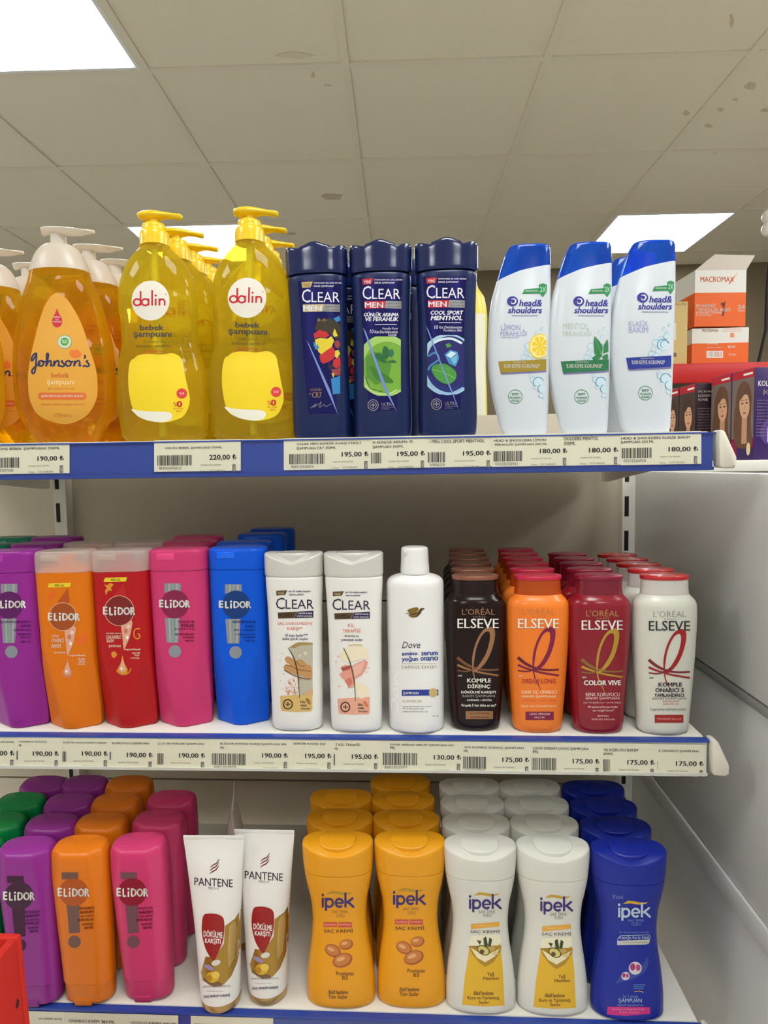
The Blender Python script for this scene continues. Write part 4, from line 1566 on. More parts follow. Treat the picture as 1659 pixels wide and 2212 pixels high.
# ================================================================ MIDDLE SHELF
# ---------------------------------------------------------------- tall flat-fronted shampoos with exclamation print
def excl_kind():
    fr = stand('mid', 527, 1571, 0.022)
    rows = fr.rows([(None, 478, 576), (1562, 474, 580), (1540, 471, 581), (1500, 469, 582), (1400, 465, 582), (1300, 461, 582), (1226, 459, 582)], br=.6, n=3.2)
    zt = rows[-1][0]

    def facet(z):
        u = np.clip(z / zt, 0, 1)
        xf = np.interp(u, [0, .12, .5, .62, 1], [.005, .008, .022, .05, .05])
        return xf, 0.62, 0.93
    body = Prof(rows, facet=facet)
    r2 = fr.rows([(1225, 459, 582), (1223, 458.5, 582.5), (1205, 458, 582), (1190, 458.5, 581.5), (1184, 460, 580), (1181, 464, 576)], br=.6, n=3.2)
    cap = Prof(r2, facet=lambda z: (np.full_like(z, .05), .6, .93))
    return fr, body, cap


EX_FR, EX_BODY, EX_CAP = excl_kind()
EX_H = EX_CAP.z[-1]


def excl_bottle(first, frame, label, col, frost, art, capcol=None):
    t = root_of('shampoo_bottle', frame, label, group='flat-fronted colour shampoo bottles')
    m = mat(col, 0.38, spec=.3)
    bo = loft('bottle', EX_BODY, m, t)
    if frost:
        zt = EX_BODY.z[-1]
        a_, b_ = EX_BODY.a[-1], EX_BODY.b[-1]
        dome = Prof([(zt - .001, a_ * .97, b_ * .95, 2.4, 0), (zt + .004, a_ * .9, b_ * .88, 2.3, 0), (zt + .008, a_ * .66, b_ * .7, 2.1, 0), (zt + .011, a_ * .3, b_ * .5, 2, 0), (zt + .019, a_ * .28, b_ * .48, 2, 0)])
        loft('neck', dome, m, t, seg=40)
        cp = loft('cap', EX_CAP, frosted((252, 244, 238), .45, .3, .5), t)
    else:
        cp = loft('cap', EX_CAP, mat(capcol or col, 0.32, spec=.35), t)
    # thumb notch and lid seam on the cap front
    f = MB()
    zc = EX_CAP.z[-1]
    x0, x1, yf = -.021, .0, float(EX_CAP.front(np.array(-.01), np.array(zc - .01)))
    f.box(x0, x1, yf - .0006, yf + .004, zc - .0115, zc - .0035)
    f.build('thumb_notch', frosted((238, 226, 216), .3) if frost else mat(tuple(min(255, v * 1.12 + 6) for v in (capcol or col)), .18, coat=.4), cp, bevel=.001)
    a = Art(frame, EX_BODY.front)
    art(a)
    a.build('label', t)
    return t


HOLO = mat((152, 158, 168), 0.28, metal=0.4)
HOLO2, HOLO3, HOLO4 = mat((184, 184, 182), 0.28, metal=0.4), mat((140, 190, 160), 0.28, metal=0.4), mat((172, 150, 190), 0.28, metal=0.4)  # the foil's shifting sheen, painted as fixed colour bands


def brand_excl(a, x0, x1, y0, y1, m=None, l=4):
    m = m or PAPERW
    w, h = x1 - x0, y1 - y0
    a.text('E', x0, x0 + .14 * w, y0, y0 + h * .93, m, l, bold=.05)
    a.text('L', x0 + .19 * w, x0 + .31 * w, y0 + .06 * h, y0 + h, m, l, bold=.05)
    a.rect(x0 + .352 * w, y0 + h * .36, x0 + .40 * w, y0 + h, m, l)
    a.ell(x0 + .376 * w, y0 + h * .13, .032 * w, .032 * w, m, l)
    a.text('DOR', x0 + .45 * w, x1, y0 + .05 * h, y0 + h * .98, m, l, bold=.05)


def excl_print(a, x, top, circ, name_box, lines, dark, tcol, strip=(36, 32)):
    """x, top: strip centre and top; circ (x, y, r)"""
    a.rect(x - 18, top, x + 18, top + 20, HOLO, 1)
    a.poly([(x - 17, top + 75), (x + 16, top + 75), (x + 13, top + 128), (x - 13, top + 128)], HOLO, 1)
    for o_, w_, hm in ((-9, 4, HOLO2), (-1, 2.5, HOLO3), (7, 5, HOLO2), (12, 2, HOLO4)):
        a.rect(x + o_, top, x + o_ + w_, top + 20, hm, 1.5)
        a.poly([(x + o_, top + 75), (x + o_ + w_, top + 75), (x + o_ * .8 + w_, top + 128), (x + o_ * .8, top + 128)], hm, 1.5)
    a.ell(circ[0], circ[1], circ[2], circ[2] * 1.02, dark, 2, n=36)
    a.ell(x + 5, top + 147, 13.5, 13.5, HOLO, 1)
    brand_excl(a, *name_box)
    for t_, x0, x1, y, h in lines:
        a.text(t_, x0, x1, y - h / 2, y + h / 2, tcol, 3, bold=.03)


def art_ex_purple(a):
    D, T = mat((92, 14, 92), .4), mat((88, 22, 92), .5)
    excl_print(a, 20, 1261, (20, 1307, 29), (-12, 57, 1296, 1314), [('SAÇ DÖKÜLMELERİNE', -4, 67, 1343, 7), ('KARŞI', 45, 68, 1352, 7), ('ŞAMPUAN', 30, 68, 1361, 5), ('BIOTIN PRO-VIT', 40, 69, 1370, 5), ('KOMPLEKSİ', 45, 69, 1376, 5), ('400 ML', 44, 68, 1386, 4)], D, T)


def art_ex_pink(a):
    D, T = mat((136, 28, 74), .4), mat((110, 24, 62), .5)
    excl_print(a, 373, 1260, (378, 1305, 30), (344, 411, 1295, 1313), [('GÜÇLÜ VE', 385, 420, 1343, 7.5), ('PARLAK', 392, 420, 1351, 7), ('Ş A M P U A N', 378, 420, 1359, 5), ('BIOTIN PRO-VIT', 379, 420, 1370, 5), ('KOMPLEKSİ', 395, 420, 1376, 5), ('400 ML', 400, 420, 1384, 4)], D, T)


def art_ex_blue(a):
    D, T = mat((0, 54, 122), .4), mat((0, 50, 120), .5)
    excl_print(a, 504, 1262, (510, 1306, 30), (473, 543, 1297, 1314), [('KEPEĞE KARŞI', 503, 552, 1343, 7.5), ('ETKİLİ', 530, 552, 1352, 7), ('2Sİ 1 ARADA', 505, 552, 1360, 5), ('ÇİNKO PRO-VIT', 510, 552, 1370, 5), ('KOMPLEKSİ', 525, 552, 1376, 5), ('400 ML', 530, 552, 1384, 4)], D, T)


def serum_print(a, bx, by, circ, name_box, left, right, drop, dark, gold, lead):
    a.poly([(bx + 3, by), (bx + 51, by - 1), (bx + 48, by + 8), (bx, by + 9)], mat((232, 206, 40), .45), 1)
    a.text('400 mL', bx + 15, bx + 37, by + 1.5, by + 7, mat((120, 90, 20), .5), 2, bold=.02)
    x, y, r = circ
    a.ell(x, y, r + 1.6, r + 2, mat((230, 176, 140), .4), 2, n=36)
    a.ell(x, y, r, r * 1.02, dark, 3, n=36)
    a.poly([(x + 10, y - 62), (x + 14, y - 38), (x + 12, y - 28), (x - 12, y - 30)], lead, 1)
    brand_excl(a, *name_box, l=5)
    P1, P2 = mat((226, 168, 140), .3), mat((206, 118, 96), .3)
    a.poly([(x + 5, y + 24), (x + 27, y + 22), (x + 26, y + 40), (x + 22, y + 58), (x + 16, y + 72), (x + 10, y + 84), (x + 7, y + 60)], P1, 1, smooth=True)
    a.ell(x + 14, y + 44, 4, 5, P2, 2); a.ell(x + 17, y + 58, 3, 4, PAPERW, 2); a.ell(x + 20, y + 34, 4, 4, mat((244, 210, 190), .3), 2)
    dx, dy = drop
    a.poly([(dx, dy - 24), (dx + 4, dy - 8), (dx + 11, dy + 6), (dx + 8, dy + 15), (dx, dy + 18), (dx - 8, dy + 15), (dx - 11, dy + 6), (dx - 4, dy - 8)], gold, 1, smooth=True)
    a.poly([(dx, dy - 16), (dx + 6, dy + 2), (dx + 7, dy + 8), (dx, dy + 12), (dx - 7, dy + 8), (dx - 6, dy + 2)], P1, 2, smooth=True)
    a.ell(dx - 2, dy + 4, 2.5, 3, PAPERW, 3)
    LT = mat((246, 214, 190), .5)
    for t_, x0, x1, yy, h in left + right:
        a.text(t_, x0, x1, yy - h / 2, yy + h / 2, LT, 2, bold=.04)


def art_ex_orange(a):
    O2 = mat((232, 104, 30), .4)
    a.poly([(106, 1284), (118, 1276), (116, 1290), (108, 1294)], O2, 1, smooth=True)
    a.poly([(168, 1378), (186, 1370), (182, 1392), (168, 1392)], O2, 1, smooth=True)
    serum_print(a, 103, 1260, (136, 1332, 29), (104, 173, 1323, 1341), [('YOĞUN', 111, 127, 1373, 7), ('ONARICI', 111, 138, 1383, 9), ('BAKIM', 112, 132, 1395, 9), ('ŞAMPUAN', 117, 142, 1410, 6)],
                [('superblend', 150, 184, 1416, 6), ('VİTAMİN', 168, 184, 1423, 5), ('SERUM', 170, 184, 1429, 5), ('E VİTAMİN', 166, 184, 1434, 4)], (146, 1446), mat((164, 76, 22), .4), mat((220, 130, 90), .3), mat((186, 80, 24), .4))


def art_ex_red(a):
    G = mat((222, 146, 40), .4)
    a.poly([(225, 1262), (232, 1264), (238, 1259), (246, 1262), (240, 1270), (242, 1276), (234, 1276), (229, 1286), (227, 1276), (231, 1270)], G, 1)
    a.stroke([(303, 1358), (292, 1360), (290, 1374), (297, 1380), (303, 1374), (298, 1368)], 2.5, G, 1, smooth=True)
    a.poly([(241, 1410), (248, 1407), (253, 1414), (247, 1421), (242, 1418)], G, 1, smooth=True)
    serum_print(a, 224, 1248, (258, 1319, 31), (223, 293, 1310, 1329), [('YENİ ÇİÇEK ÖZLÜ VE', 229, 262, 1368, 5), ('CANLANDIRICI', 229, 262, 1376, 8), ('BAKIM', 231, 246, 1384, 7), ('ŞAMPUAN', 235, 261, 1396, 7)],
                [('superblend', 269, 303, 1403, 6), ('NAR ÖZÜ', 286, 303, 1410, 5), ('İYON', 290, 301, 1415, 5), ('E VİTAMİN', 282, 301, 1421, 4)], (265, 1440), mat((124, 28, 30), .4), G, mat((190, 30, 34), .4))
    a.ring(267, 1442, 16, 15, 2.5, G, 1, t0=.1, t1=2.8)


PURPLE, ORANGE, RED_, PINK, BLUE_ = (150, 40, 146), (226, 118, 12), (182, 24, 30), (206, 58, 112), (0, 88, 220)
G_EX = 'flat-fronted colour shampoo bottles'
ex_blue = excl_bottle(None, EX_FR, 'bright blue flat-fronted shampoo bottle at the front, beside the white bottles', BLUE_, False, art_ex_blue)
ex_pink = excl_bottle(None, stand('mid', 404, 1575, 0.022, lean=-.3, rz=1), 'pink flat-fronted shampoo bottle at the front of the middle shelf', PINK, False, art_ex_pink)
ex_red = excl_bottle(None, stand('mid', 286, 1578, 0.022, lean=-.8, rz=0), 'red flat-fronted shampoo bottle with frosted clear cap, at the front', RED_, True, art_ex_red)
ex_orange = excl_bottle(None, stand('mid', 167, 1580, 0.022, lean=-.8, rz=0), 'orange flat-fronted shampoo bottle with frosted clear cap, at the front', ORANGE, True, art_ex_orange)
ex_purple = excl_bottle(None, stand('mid', 54, 1578, 0.022, lean=-.8), 'purple flat-fronted shampoo bottle at the front, touching the left edge', PURPLE, False, art_ex_purple)
behind(ex_blue, 'mid', [(528, 1169), (566, 1152), (588, 1141)], EX_H, ['bright blue shampoo bottle %s in its column' % q for q in ('second', 'third', 'fourth and last')], G_EX)
behind(ex_pink, 'mid', [(412, 1168), (428, 1157)], EX_H, ['pink shampoo bottle directly behind the front pink one on the middle shelf', 'pink shampoo bottle last in its column, in shadow on the middle shelf'], G_EX)
behind(ex_red, 'mid', [(306, 1169)], EX_H, ['red shampoo bottle with frosted cap behind the front red one'], G_EX)
behind(ex_orange, 'mid', [(198, 1171)], EX_H, ['orange shampoo bottle with frosted cap behind the front orange one'], G_EX)
behind(ex_purple, 'mid', [(85, 1173), (124, 1159)], EX_H, ['purple shampoo bottle second in its column on the middle shelf', 'purple shampoo bottle last in its column, before the dark upright'], G_EX)
z = ZM + .0004
p = at_z(-26, 1175, z + EX_H)
ex_green = excl_bottle(None, Frame((p[0], p[1], z)), 'green shampoo bottle at the left edge behind the purple one on the middle shelf', (22, 128, 100), False, lambda a: a)
behind(ex_green, 'mid', [(30, 1160)], EX_H, ['green shampoo bottle furthest back at the left end of the middle shelf'], G_EX)


# ---------------------------------------------------------------- white waisted bottles with pearl caps
def pearl_kind():
    fr = stand('mid', 644, 1584, 0.02)
    rows = fr.rows([(None, 604, 685), (1577, 594, 694), (1560, 590, 697), (1500, 587, 697), (1400, 583, 695), (1300, 577, 694), (1255, 572, 694), (1245, 571, 693.5), (1241, 574, 690)], br=.56, n=2.5)
    body = Prof(rows)
    r2 = fr.rows([(1241, 571, 693), (1238, 569, 694), (1215, 568, 694), (1197, 567.5, 694), (1193, 569, 692), (1191, 573, 688)], br=.56, n=2.5)
    return fr, body, Prof(r2)


PE_FR, PE_BODY, PE_CAP = pearl_kind()


def pearl_bottle(first, frame, label, art):
    t = root_of('shampoo_bottle', frame, label, group='white waisted bottles with pearl caps')
    if first is None:
        loft('bottle', PE_BODY, mat((238, 236, 230), .32, coat=.15), t)
        z0, z1, half = PE_CAP.z[0], PE_CAP.z[-1], PE_CAP.a.max()

        def dip(x, y, z):
            u = np.abs(x) / half
            d = np.where(y < 0, -0.0125 * np.clip(1 - u / .92, 0, 1) ** .9, -0.003 * np.clip(1 - u, 0, 1))
            return z + d * np.clip((z - z0) / (z1 - z0), 0, 1) ** 1.6
        PEARL = mat((214, 212, 204), .26, metal=.12, coat=.3)
        cp = loft('cap', PE_CAP, PEARL, t, zmap=dip, seg=96)
        lid = Prof([(z1 - .014, half * .58, PE_CAP.b.max() * .7, 2.2, 0), (z1 - .002, half * .58, PE_CAP.b.max() * .72, 2.2, 0), (z1 - .0006, half * .54, PE_CAP.b.max() * .66, 2.2, 0)])
        loft('flip_lid', lid, PEARL, cp, seg=48)
    else:
        copy_parts(first, t)
    a = Art(frame, PE_BODY.front)
    art(a)
    a.build('label', t)
    return t


BRN, PUR, CORAL = mat((92, 72, 44), .45), mat((46, 34, 84), .45), mat((226, 112, 84), .5)
DKN = mat((40, 30, 62), .45)


def pearl_common(a, x, y):
    """x, y: left end of the name and its cap line"""
    a.poly([(x, y - 16), (x + 24, y - 17), (x + 19, y - 7), (x, y - 6)], BRN, 1)
    a.text('YENİ', x + 3, x + 17, y - 15, y - 8, mat((190, 170, 130), .5), 2, bold=.03)
    a.text('EN İYİ KEPEK KARŞITI', x + 27, x + 74, y - 17, y - 12, PUR, 1, bold=.04)
    a.text('TEKNOLOJİMİZ*', x + 27, x + 60, y - 10, y - 5, PUR, 1, bold=.04)
    a.text('C', x - 1, x + 18, y - 1, y + 24, DKN, 1)
    a.text('LEAR', x + 20, x + 81, y + 3, y + 23, DKN, 1)
    a.poly([(x + 3, y + 31), (x + 46, y + 29), (x + 38, y + 43), (x + 4, y + 44)], BRN, 1)
    a.text('WOMEN', x + 4, x + 37, y + 32.5, y + 42, mat((40, 30, 20), .5), 2, bold=.02)
    a.poly([(x + 46.5, y + 29), (x + 80, y + 27), (x + 80, y + 42), (x + 38.5, y + 43)], PUR, 1)
    a.text('KEPEĞE KARŞI', x + 48, x + 77, y + 30, y + 35, PAPERW, 2, bold=.02)
    a.text('ETKİLİ ŞAMPUAN', x + 45, x + 77, y + 36.5, y + 41, PAPERW, 2, bold=.02)


def pearl_foot(a, x, y, m, leaf):
    """x, y: left and top of the tinted foot panel"""
    a.poly([(x - 1, y - 1), (x + 69, y - 5), (x + 69, y + 28), (x + 66, y + 33), (x + 34, y + 34), (x + 4, y + 32), (x + 1, y + 28)], m, 0)
    D = mat((70, 46, 32), .5)
    a.ring(x + 16, y + 17, 9.5, 10, 2.6, D, 2)
    a.rect(x + 11, y + 16, x + 21, y + 18, D, 2)
    a.rect(x + 15, y + 12, x + 17, y + 22, D, 2)
    a.text('10x', x + 43, x + 54, y + 9, y + 15, D, 2, bold=.03)
    a.text('SÜPER', x + 43, x + 57, y + 17, y + 22, D, 2, bold=.03)
    a.text('VİTAMİN*', x + 44, x + 65, y + 24, y + 28.5, D, 2, bold=.03)
    a.poly([(x + 54, y + 6), (x + 59, y + 4), (x + 65, y + 12), (x + 64, y + 18), (x + 58, y + 14)], leaf, 2, smooth=True)


def art_ginger(a):
    pearl_common(a, 597, 1292)
    a.text('SAÇ DÖKÜLMESİNE', 600, 675, 1342, 1351, CORAL, 1, bold=.01)
    a.text('KARŞI**', 621, 654, 1354, 1363, CORAL, 1, bold=.01)
    a.text('10 kata kadar***', 616, 665, 1369, 1375, PUR, 1, bold=.02)
    a.text('daha güçlü saçlar', 610, 666, 1377, 1384, PUR, 1, bold=.02)
    bx = (600, 1387, 675.5, 1502)
    a.poly(clip([(624, 1398), (640, 1388), (662, 1386), (676, 1390), (676, 1500), (648, 1502), (646, 1480), (640, 1440), (632, 1415)], *bx), mat((190, 184, 162), .4), 1)
    a.poly(clip([(625, 1398), (645, 1387), (676, 1388), (676, 1393), (650, 1394), (636, 1400)], *bx), mat((168, 142, 84), .4), 2)
    a.ell(660, 1411, 4, 4, mat((214, 208, 186), .4), 2); a.ell(648, 1416, 3, 3, mat((212, 206, 184), .4), 2)
    GI, GI2 = mat((196, 148, 92), .4), mat((160, 104, 56), .4)
    a.poly([(616, 1421), (624, 1418), (638, 1426), (648, 1424), (655, 1427), (662, 1434), (672, 1440), (674, 1462), (660, 1464), (648, 1458), (636, 1456), (622, 1450), (613, 1444), (616, 1436), (626, 1436), (618, 1430)], GI, 3, smooth=True)
    a.stroke([(617, 1436), (630, 1439), (646, 1446), (672, 1450)], 2.4, GI2, 4, smooth=True)
    a.stroke([(640, 1428), (650, 1438), (660, 1438)], 2, GI2, 4, smooth=True)
    a.stroke([(614, 1447), (634, 1458), (658, 1466), (673, 1466)], 2, mat((130, 76, 40), .4), 4, smooth=True)
    rnd = random.Random(3)
    for k in range(34):
        x, y = 616 + rnd.random() * 32, 1466 + rnd.random() * 34
        a.ell(x, y, 1.2 + rnd.random() * 2.6, 1 + rnd.random() * 2, mat(rnd.choice([(228, 178, 152), (206, 134, 104), (240, 208, 190)]), .4), 2, n=7, rot=rnd.random() * 3)
    for x, y in ((610, 1412), (605, 1428), (612, 1456), (606, 1470), (611, 1488)):
        a.ell(x, y, 2.2, 1.5, mat((226, 196, 190), .4), 1, n=7)
    a.poly([(650, 1500), (676, 1488), (676, 1502)], mat((214, 170, 130), .4), 2)
    pearl_foot(a, 606, 1504, mat((218, 184, 112), .4), mat((150, 120, 50), .4))
    a.stroke([(623, 1399), (636, 1424), (644, 1460), (647, 1508)], [1.4, 2.4, 2.4, 1], mat((72, 60, 30), .4), 6, smooth=True)


def art_clay(a):
    pearl_common(a, 719, 1294)
    a.text('KİL', 752, 765, 1345, 1354, CORAL, 1, bold=.01)
    a.text('TERAPİSİ', 740, 779, 1357, 1366, CORAL, 1, bold=.01)
    a.text('Arınmış ve', 744, 775, 1371, 1377, PUR, 1, bold=.02)
    a.text('yumuşak saçlar', 737, 784, 1379, 1386, PUR, 1, bold=.02)
    CR = mat((244, 230, 200), .4)
    a.poly([(735, 1410), (752, 1398), (772, 1396), (790, 1400), (796, 1420), (780, 1424), (764, 1428), (748, 1430), (738, 1425)], CR, 1, smooth=True)
    a.poly([(765, 1470), (785, 1478), (797, 1488), (794, 1502), (778, 1508), (768, 1490)], CR, 1, smooth=True)
    a.stroke([(752, 1394), (770, 1392), (784, 1394)], 2, mat((228, 200, 130), .4), 2, smooth=True)
    C1, C2, C3 = mat((230, 160, 140), .4), mat((214, 124, 104), .4), mat((240, 186, 166), .4)
    a.poly([(737, 1440), (746, 1436), (760, 1438), (776, 1430), (788, 1425), (795, 1430), (791, 1444), (782, 1458), (768, 1466), (762, 1484), (752, 1486), (748, 1472), (738, 1464), (733, 1456), (742, 1450)], C1, 2)
    a.poly([(736, 1442), (758, 1437), (756, 1445), (740, 1450)], mat((176, 84, 76), .4), 3)
    a.poly([(762, 1440), (788, 1428), (780, 1452), (766, 1462)], C3, 3)
    a.poly([(744, 1470), (757, 1462), (762, 1474), (754, 1484)], C2, 3)
    for x, y in ((731, 1418), (726, 1430), (792, 1452), (796, 1442), (733, 1482)):
        a.ell(x, y, 2.6, 1.8, C3, 2, n=7)
    pearl_foot(a, 730, 1510, mat((234, 172, 146), .4), mat((218, 128, 84), .4))
    a.stroke([(742, 1399), (756, 1430), (765, 1470), (768, 1514)], [1.4, 2.4, 2.4, 1], mat((84, 74, 40), .4), 6, smooth=True)


pe_1 = pearl_bottle(None, PE_FR, 'white bottle with pearl cap and ginger root picture', art_ginger)
pe_2 = pearl_bottle(pe_1, stand('mid', 771, 1587, 0.02, lean=-.1), 'white bottle with pearl cap and pink clay picture', art_clay)


# ---------------------------------------------------------------- plain white bottle with a bird mark
def bird_bottle():
    fr = stand('mid', 900, 1588, 0.027)
    t = root_of('shampoo_bottle', fr, 'plain white bottle with narrow screw cap and gold bird mark')
    rows = fr.rows([(None, 852, 950), (1578, 844, 958), (1560, 842, 960), (1450, 840, 960), (1350, 838, 960), (1262, 837, 960), (1252, 839, 958), (1245, 846, 951), (1240, 860, 937), (1237, 869, 928), (1233, 870, 927)], br=.82, n=2.2)
    body = Prof(rows)
    loft('bottle', body, mat((238, 237, 234), .34), t)
    rows = fr.rows([(1237, 868, 929, 1), (1235, 867, 929.5, 1), (1210, 868, 928, 1), (1186, 869, 927, 1), (1183, 870, 926, 1), (1181, 873, 923, 1)], n=2)
    cap = Prof(rows)
    cp = loft('cap', cap, mat((240, 239, 236), .3), t, seg=48)
    f = MB()
    zc = cap.z[-1]
    p0, p1 = fr.plane(869, 1195), fr.plane(884, 1195)
    f.box(p0[0] + .002, p0[0] + .009, -cap.b.max() * .8, -cap.b.max() * .55, zc - .008, zc - .003)
    f.build('thumb_notch', mat((222, 221, 217), .3), cp, bevel=.001)
    a = Art(fr, body.front)
    GB, GD = mat((150, 122, 60), .3, metal=.6), mat((96, 70, 40), .3, metal=.5)
    a.poly([(873, 1324), (884, 1325), (893, 1326), (903, 1322), (908, 1314), (914, 1313), (918, 1315), (912, 1318), (908, 1326), (900, 1333), (890, 1334), (882, 1330), (888, 1328)], GD, 1)
    a.poly([(880, 1318), (892, 1313), (902, 1312), (904, 1318), (896, 1325), (886, 1325)], GB, 2, smooth=True)
    a.poly([(882, 1329), (894, 1328), (904, 1324), (898, 1332), (890, 1334)], GB, 2)
    DG, BB = mat((74, 74, 82), .5), mat((44, 74, 150), .5)
    a.text('D', 868, 881, 1386, 1400, DG, 1, shear=.3)
    a.text('ove', 882, 908, 1390, 1400, DG, 1, shear=.25)

    def serif(t_, x0, x1, y0, y1):
        a.text(t_, x0, x1, y0, y1, BB, 1, bold=.035, rise=.8)
    serif('amino', 868, 902, 1408, 1416); serif('serum', 910, 946, 1408, 1416)
    serif('yoğun', 868, 903, 1418, 1431); serif('onarıcı', 908, 946, 1419, 1427.5)
    a.rect(868, 1433, 942, 1433.8, mat((170, 150, 100), .5), 1)
    a.text('DAMAGE EXPERT', 868, 944, 1438, 1444, mat((140, 116, 76), .5), 1, space=1.3)
    a.rect(868, 1490, 947, 1503, mat((38, 58, 150), .4), 1, sl=-1)
    a.text('ŞAMPUAN', 871, 904, 1494, 1501, PAPERW, 2, bold=.02)
    a.ell(936, 1496, 9.5, 9.5, mat((206, 178, 116), .4), 2)
    a.text('BIO PROTEIN CARE', 870, 911, 1512, 1517, mat((176, 160, 116), .5), 1)
    a.text('saç yıpranmasına görünür onarım*', 870, 932, 1524, 1528, DG, 1)
    a.text('10 kat daha güçlü saçlar', 870, 917, 1529, 1533, DG, 1)
    a.text('yoğun yıpranmış saçlar için', 870, 924, 1535, 1539, DG, 1)
    a.text('375 ML', 934, 948, 1545, 1548, DG, 1)
    a.text('Dove', 845, 860, 1445, 1540, mat((250, 250, 248), .5), 1, shear=.3, rot=90)
    a.build('label', t)


bird_bottle()


# ---------------------------------------------------------------- tapered bottles with round lids and ribbon loop
def ribbon_kind():
    fr = stand('mid', 1430, 1595, 0.023)
    rows = fr.rows([(None, 1386, 1476), (1588, 1380, 1481), (1575, 1377, 1484), (1540, 1374, 1487), (1450, 1370, 1497), (1380, 1368, 1503), (1330, 1368, 1506), (1306, 1369, 1506), (1294, 1374, 1502), (1285, 1384, 1494), (1281, 1388, 1491)], br=.58, n=2.3)
    body = Prof(rows)
    r2 = fr.rows([(1282, 1388, 1491), (1279, 1388, 1491.5), (1268, 1389, 1490), (1249, 1390, 1490), (1247, 1391, 1488)], br=.58, n=2.2)
    r3 = fr.rows([(1249, 1387, 1491), (1247, 1386.5, 1491.5), (1242, 1386.5, 1491.5), (1240.5, 1389, 1489)], br=.58, n=2.2)
    return fr, body, Prof(r2), Prof(r3)


RB_FR, RB_BODY, RB_CAP, RB_LID = ribbon_kind()
RB_H = RB_LID.z[-1]


def ribbon_bottle(first, frame, label, body_m, cap_m, lid_m, art):
    t = root_of('shampoo_bottle', frame, label, group='tapered bottles with round lids')
    if first is None:
        loft('bottle', RB_BODY, body_m, t)
        cp = loft('cap', RB_CAP, cap_m, t)
        loft('lid', RB_LID, lid_m, cp)
    else:
        copy_parts(first, t, remat={'bottle': body_m, 'cap': cap_m, 'lid': lid_m})
    a = Art(frame, RB_BODY.front)
    art(a)
    a.build('label', t)
    return t


def ribbon_print(a, dx, dy, c1, c2, brand, name):
    """offsets from the dark bottle's print; c1: ribbon, c2: second, darker colour of the ribbon"""
    x = lambda v: v + dx
    y = lambda v: v + dy
    for k, ch in enumerate("L'ORÉAL"):
        pass
    a.text("L'ORÉAL", x(998), x(1069), y(1312), y(1328), brand, 1)
    a.text('PARİS', x(1022), x(1048), y(1329), y(1334), brand, 1, space=1.3)
    a.text('ELSEVE', x(988), x(1077), y(1336), y(1357), name, 4, bold=.012)
    a.poly(smooth_pts([(x(1021), y(1450)), (x(1020), y(1420)), (x(1027), y(1390)), (x(1038), y(1368)), (x(1050), y(1356)), (x(1062), y(1354)), (x(1069), y(1362)), (x(1068), y(1382)), (x(1060), y(1410)), (x(1048), y(1432)), (x(1034), y(1446)), (x(1026), y(1452)), (x(1024), y(1446)), (x(1036), y(1434)), (x(1050), y(1410)), (x(1057), y(1386)), (x(1058), y(1370)), (x(1054), y(1364)), (x(1045), y(1368)), (x(1036), y(1382)), (x(1028), y(1404)), (x(1024), y(1430))], 4), c1, 2)
    a.stroke([(x(988), y(1420)), (x(1006), y(1434)), (x(1030), y(1444)), (x(1054), y(1447)), (x(1077), y(1446))], [7, 6, 4.5, 4, 4], c2, 2, smooth=True)
    a.stroke([(x(988), y(1436)), (x(1002), y(1442)), (x(1018), y(1447)), (x(1040), y(1453)), (x(1077), y(1459))], [5, 4.5, 3.5, 4, 4], c1, 2, smooth=True)
    a.stroke([(x(988), y(1448)), (x(1006), y(1450)), (x(1022), y(1446)), (x(1034), y(1438))], [3, 3, 3, 2], c2, 3, smooth=True)
    a.stroke([(x(1021), y(1444)), (x(1025), y(1464)), (x(1034), y(1482)), (x(1038), y(1494))], [3, 2.4, 1.6, .6], c1, 2, smooth=True)
    a.text('YENİ', x(989), x(998), y(1457), y(1461), name, 2, bold=.03)


def lines(a, spec, m, bold=.015):
    for t_, x0, x1, y0, y1 in spec:
        a.text(t_, x0, x1, y0, y1, m, 4, bold=bold)


def art_rb_dark(a):
    CO, CO2 = mat((172, 124, 88), .35, metal=.5), mat((134, 92, 64), .35, metal=.5)
    ribbon_print(a, 0, 0, CO, CO2, mat((152, 112, 84), .4), PAPERW)
    lines(a, [('KOMPLE', 1009, 1061, 1465, 1474), ('DİRENÇ', 1010, 1059, 1476, 1488), ('DÖKÜLME KARŞITI', 996, 1071, 1491, 1499), ('(AMİNEXİL + BİOTİN)', 1009, 1062, 1509, 1515), ('Fırçada 5 kat daha az saç*', 997, 1072, 1520, 1527)], PAPERW, .03)
    a.text('BAKIM ŞAMPUANI', 999, 1069, 1500, 1507, mat((176, 168, 164), .5), 4)
    a.rect(1006, 1536, 1065, 1553, CO, 2)
    lines(a, [('SAÇ DÖKÜLMESİNE', 1015, 1057, 1538, 1543), ('EĞİLİMLİ SAÇLAR', 1017, 1056, 1546, 1551)], mat((80, 52, 36), .5))


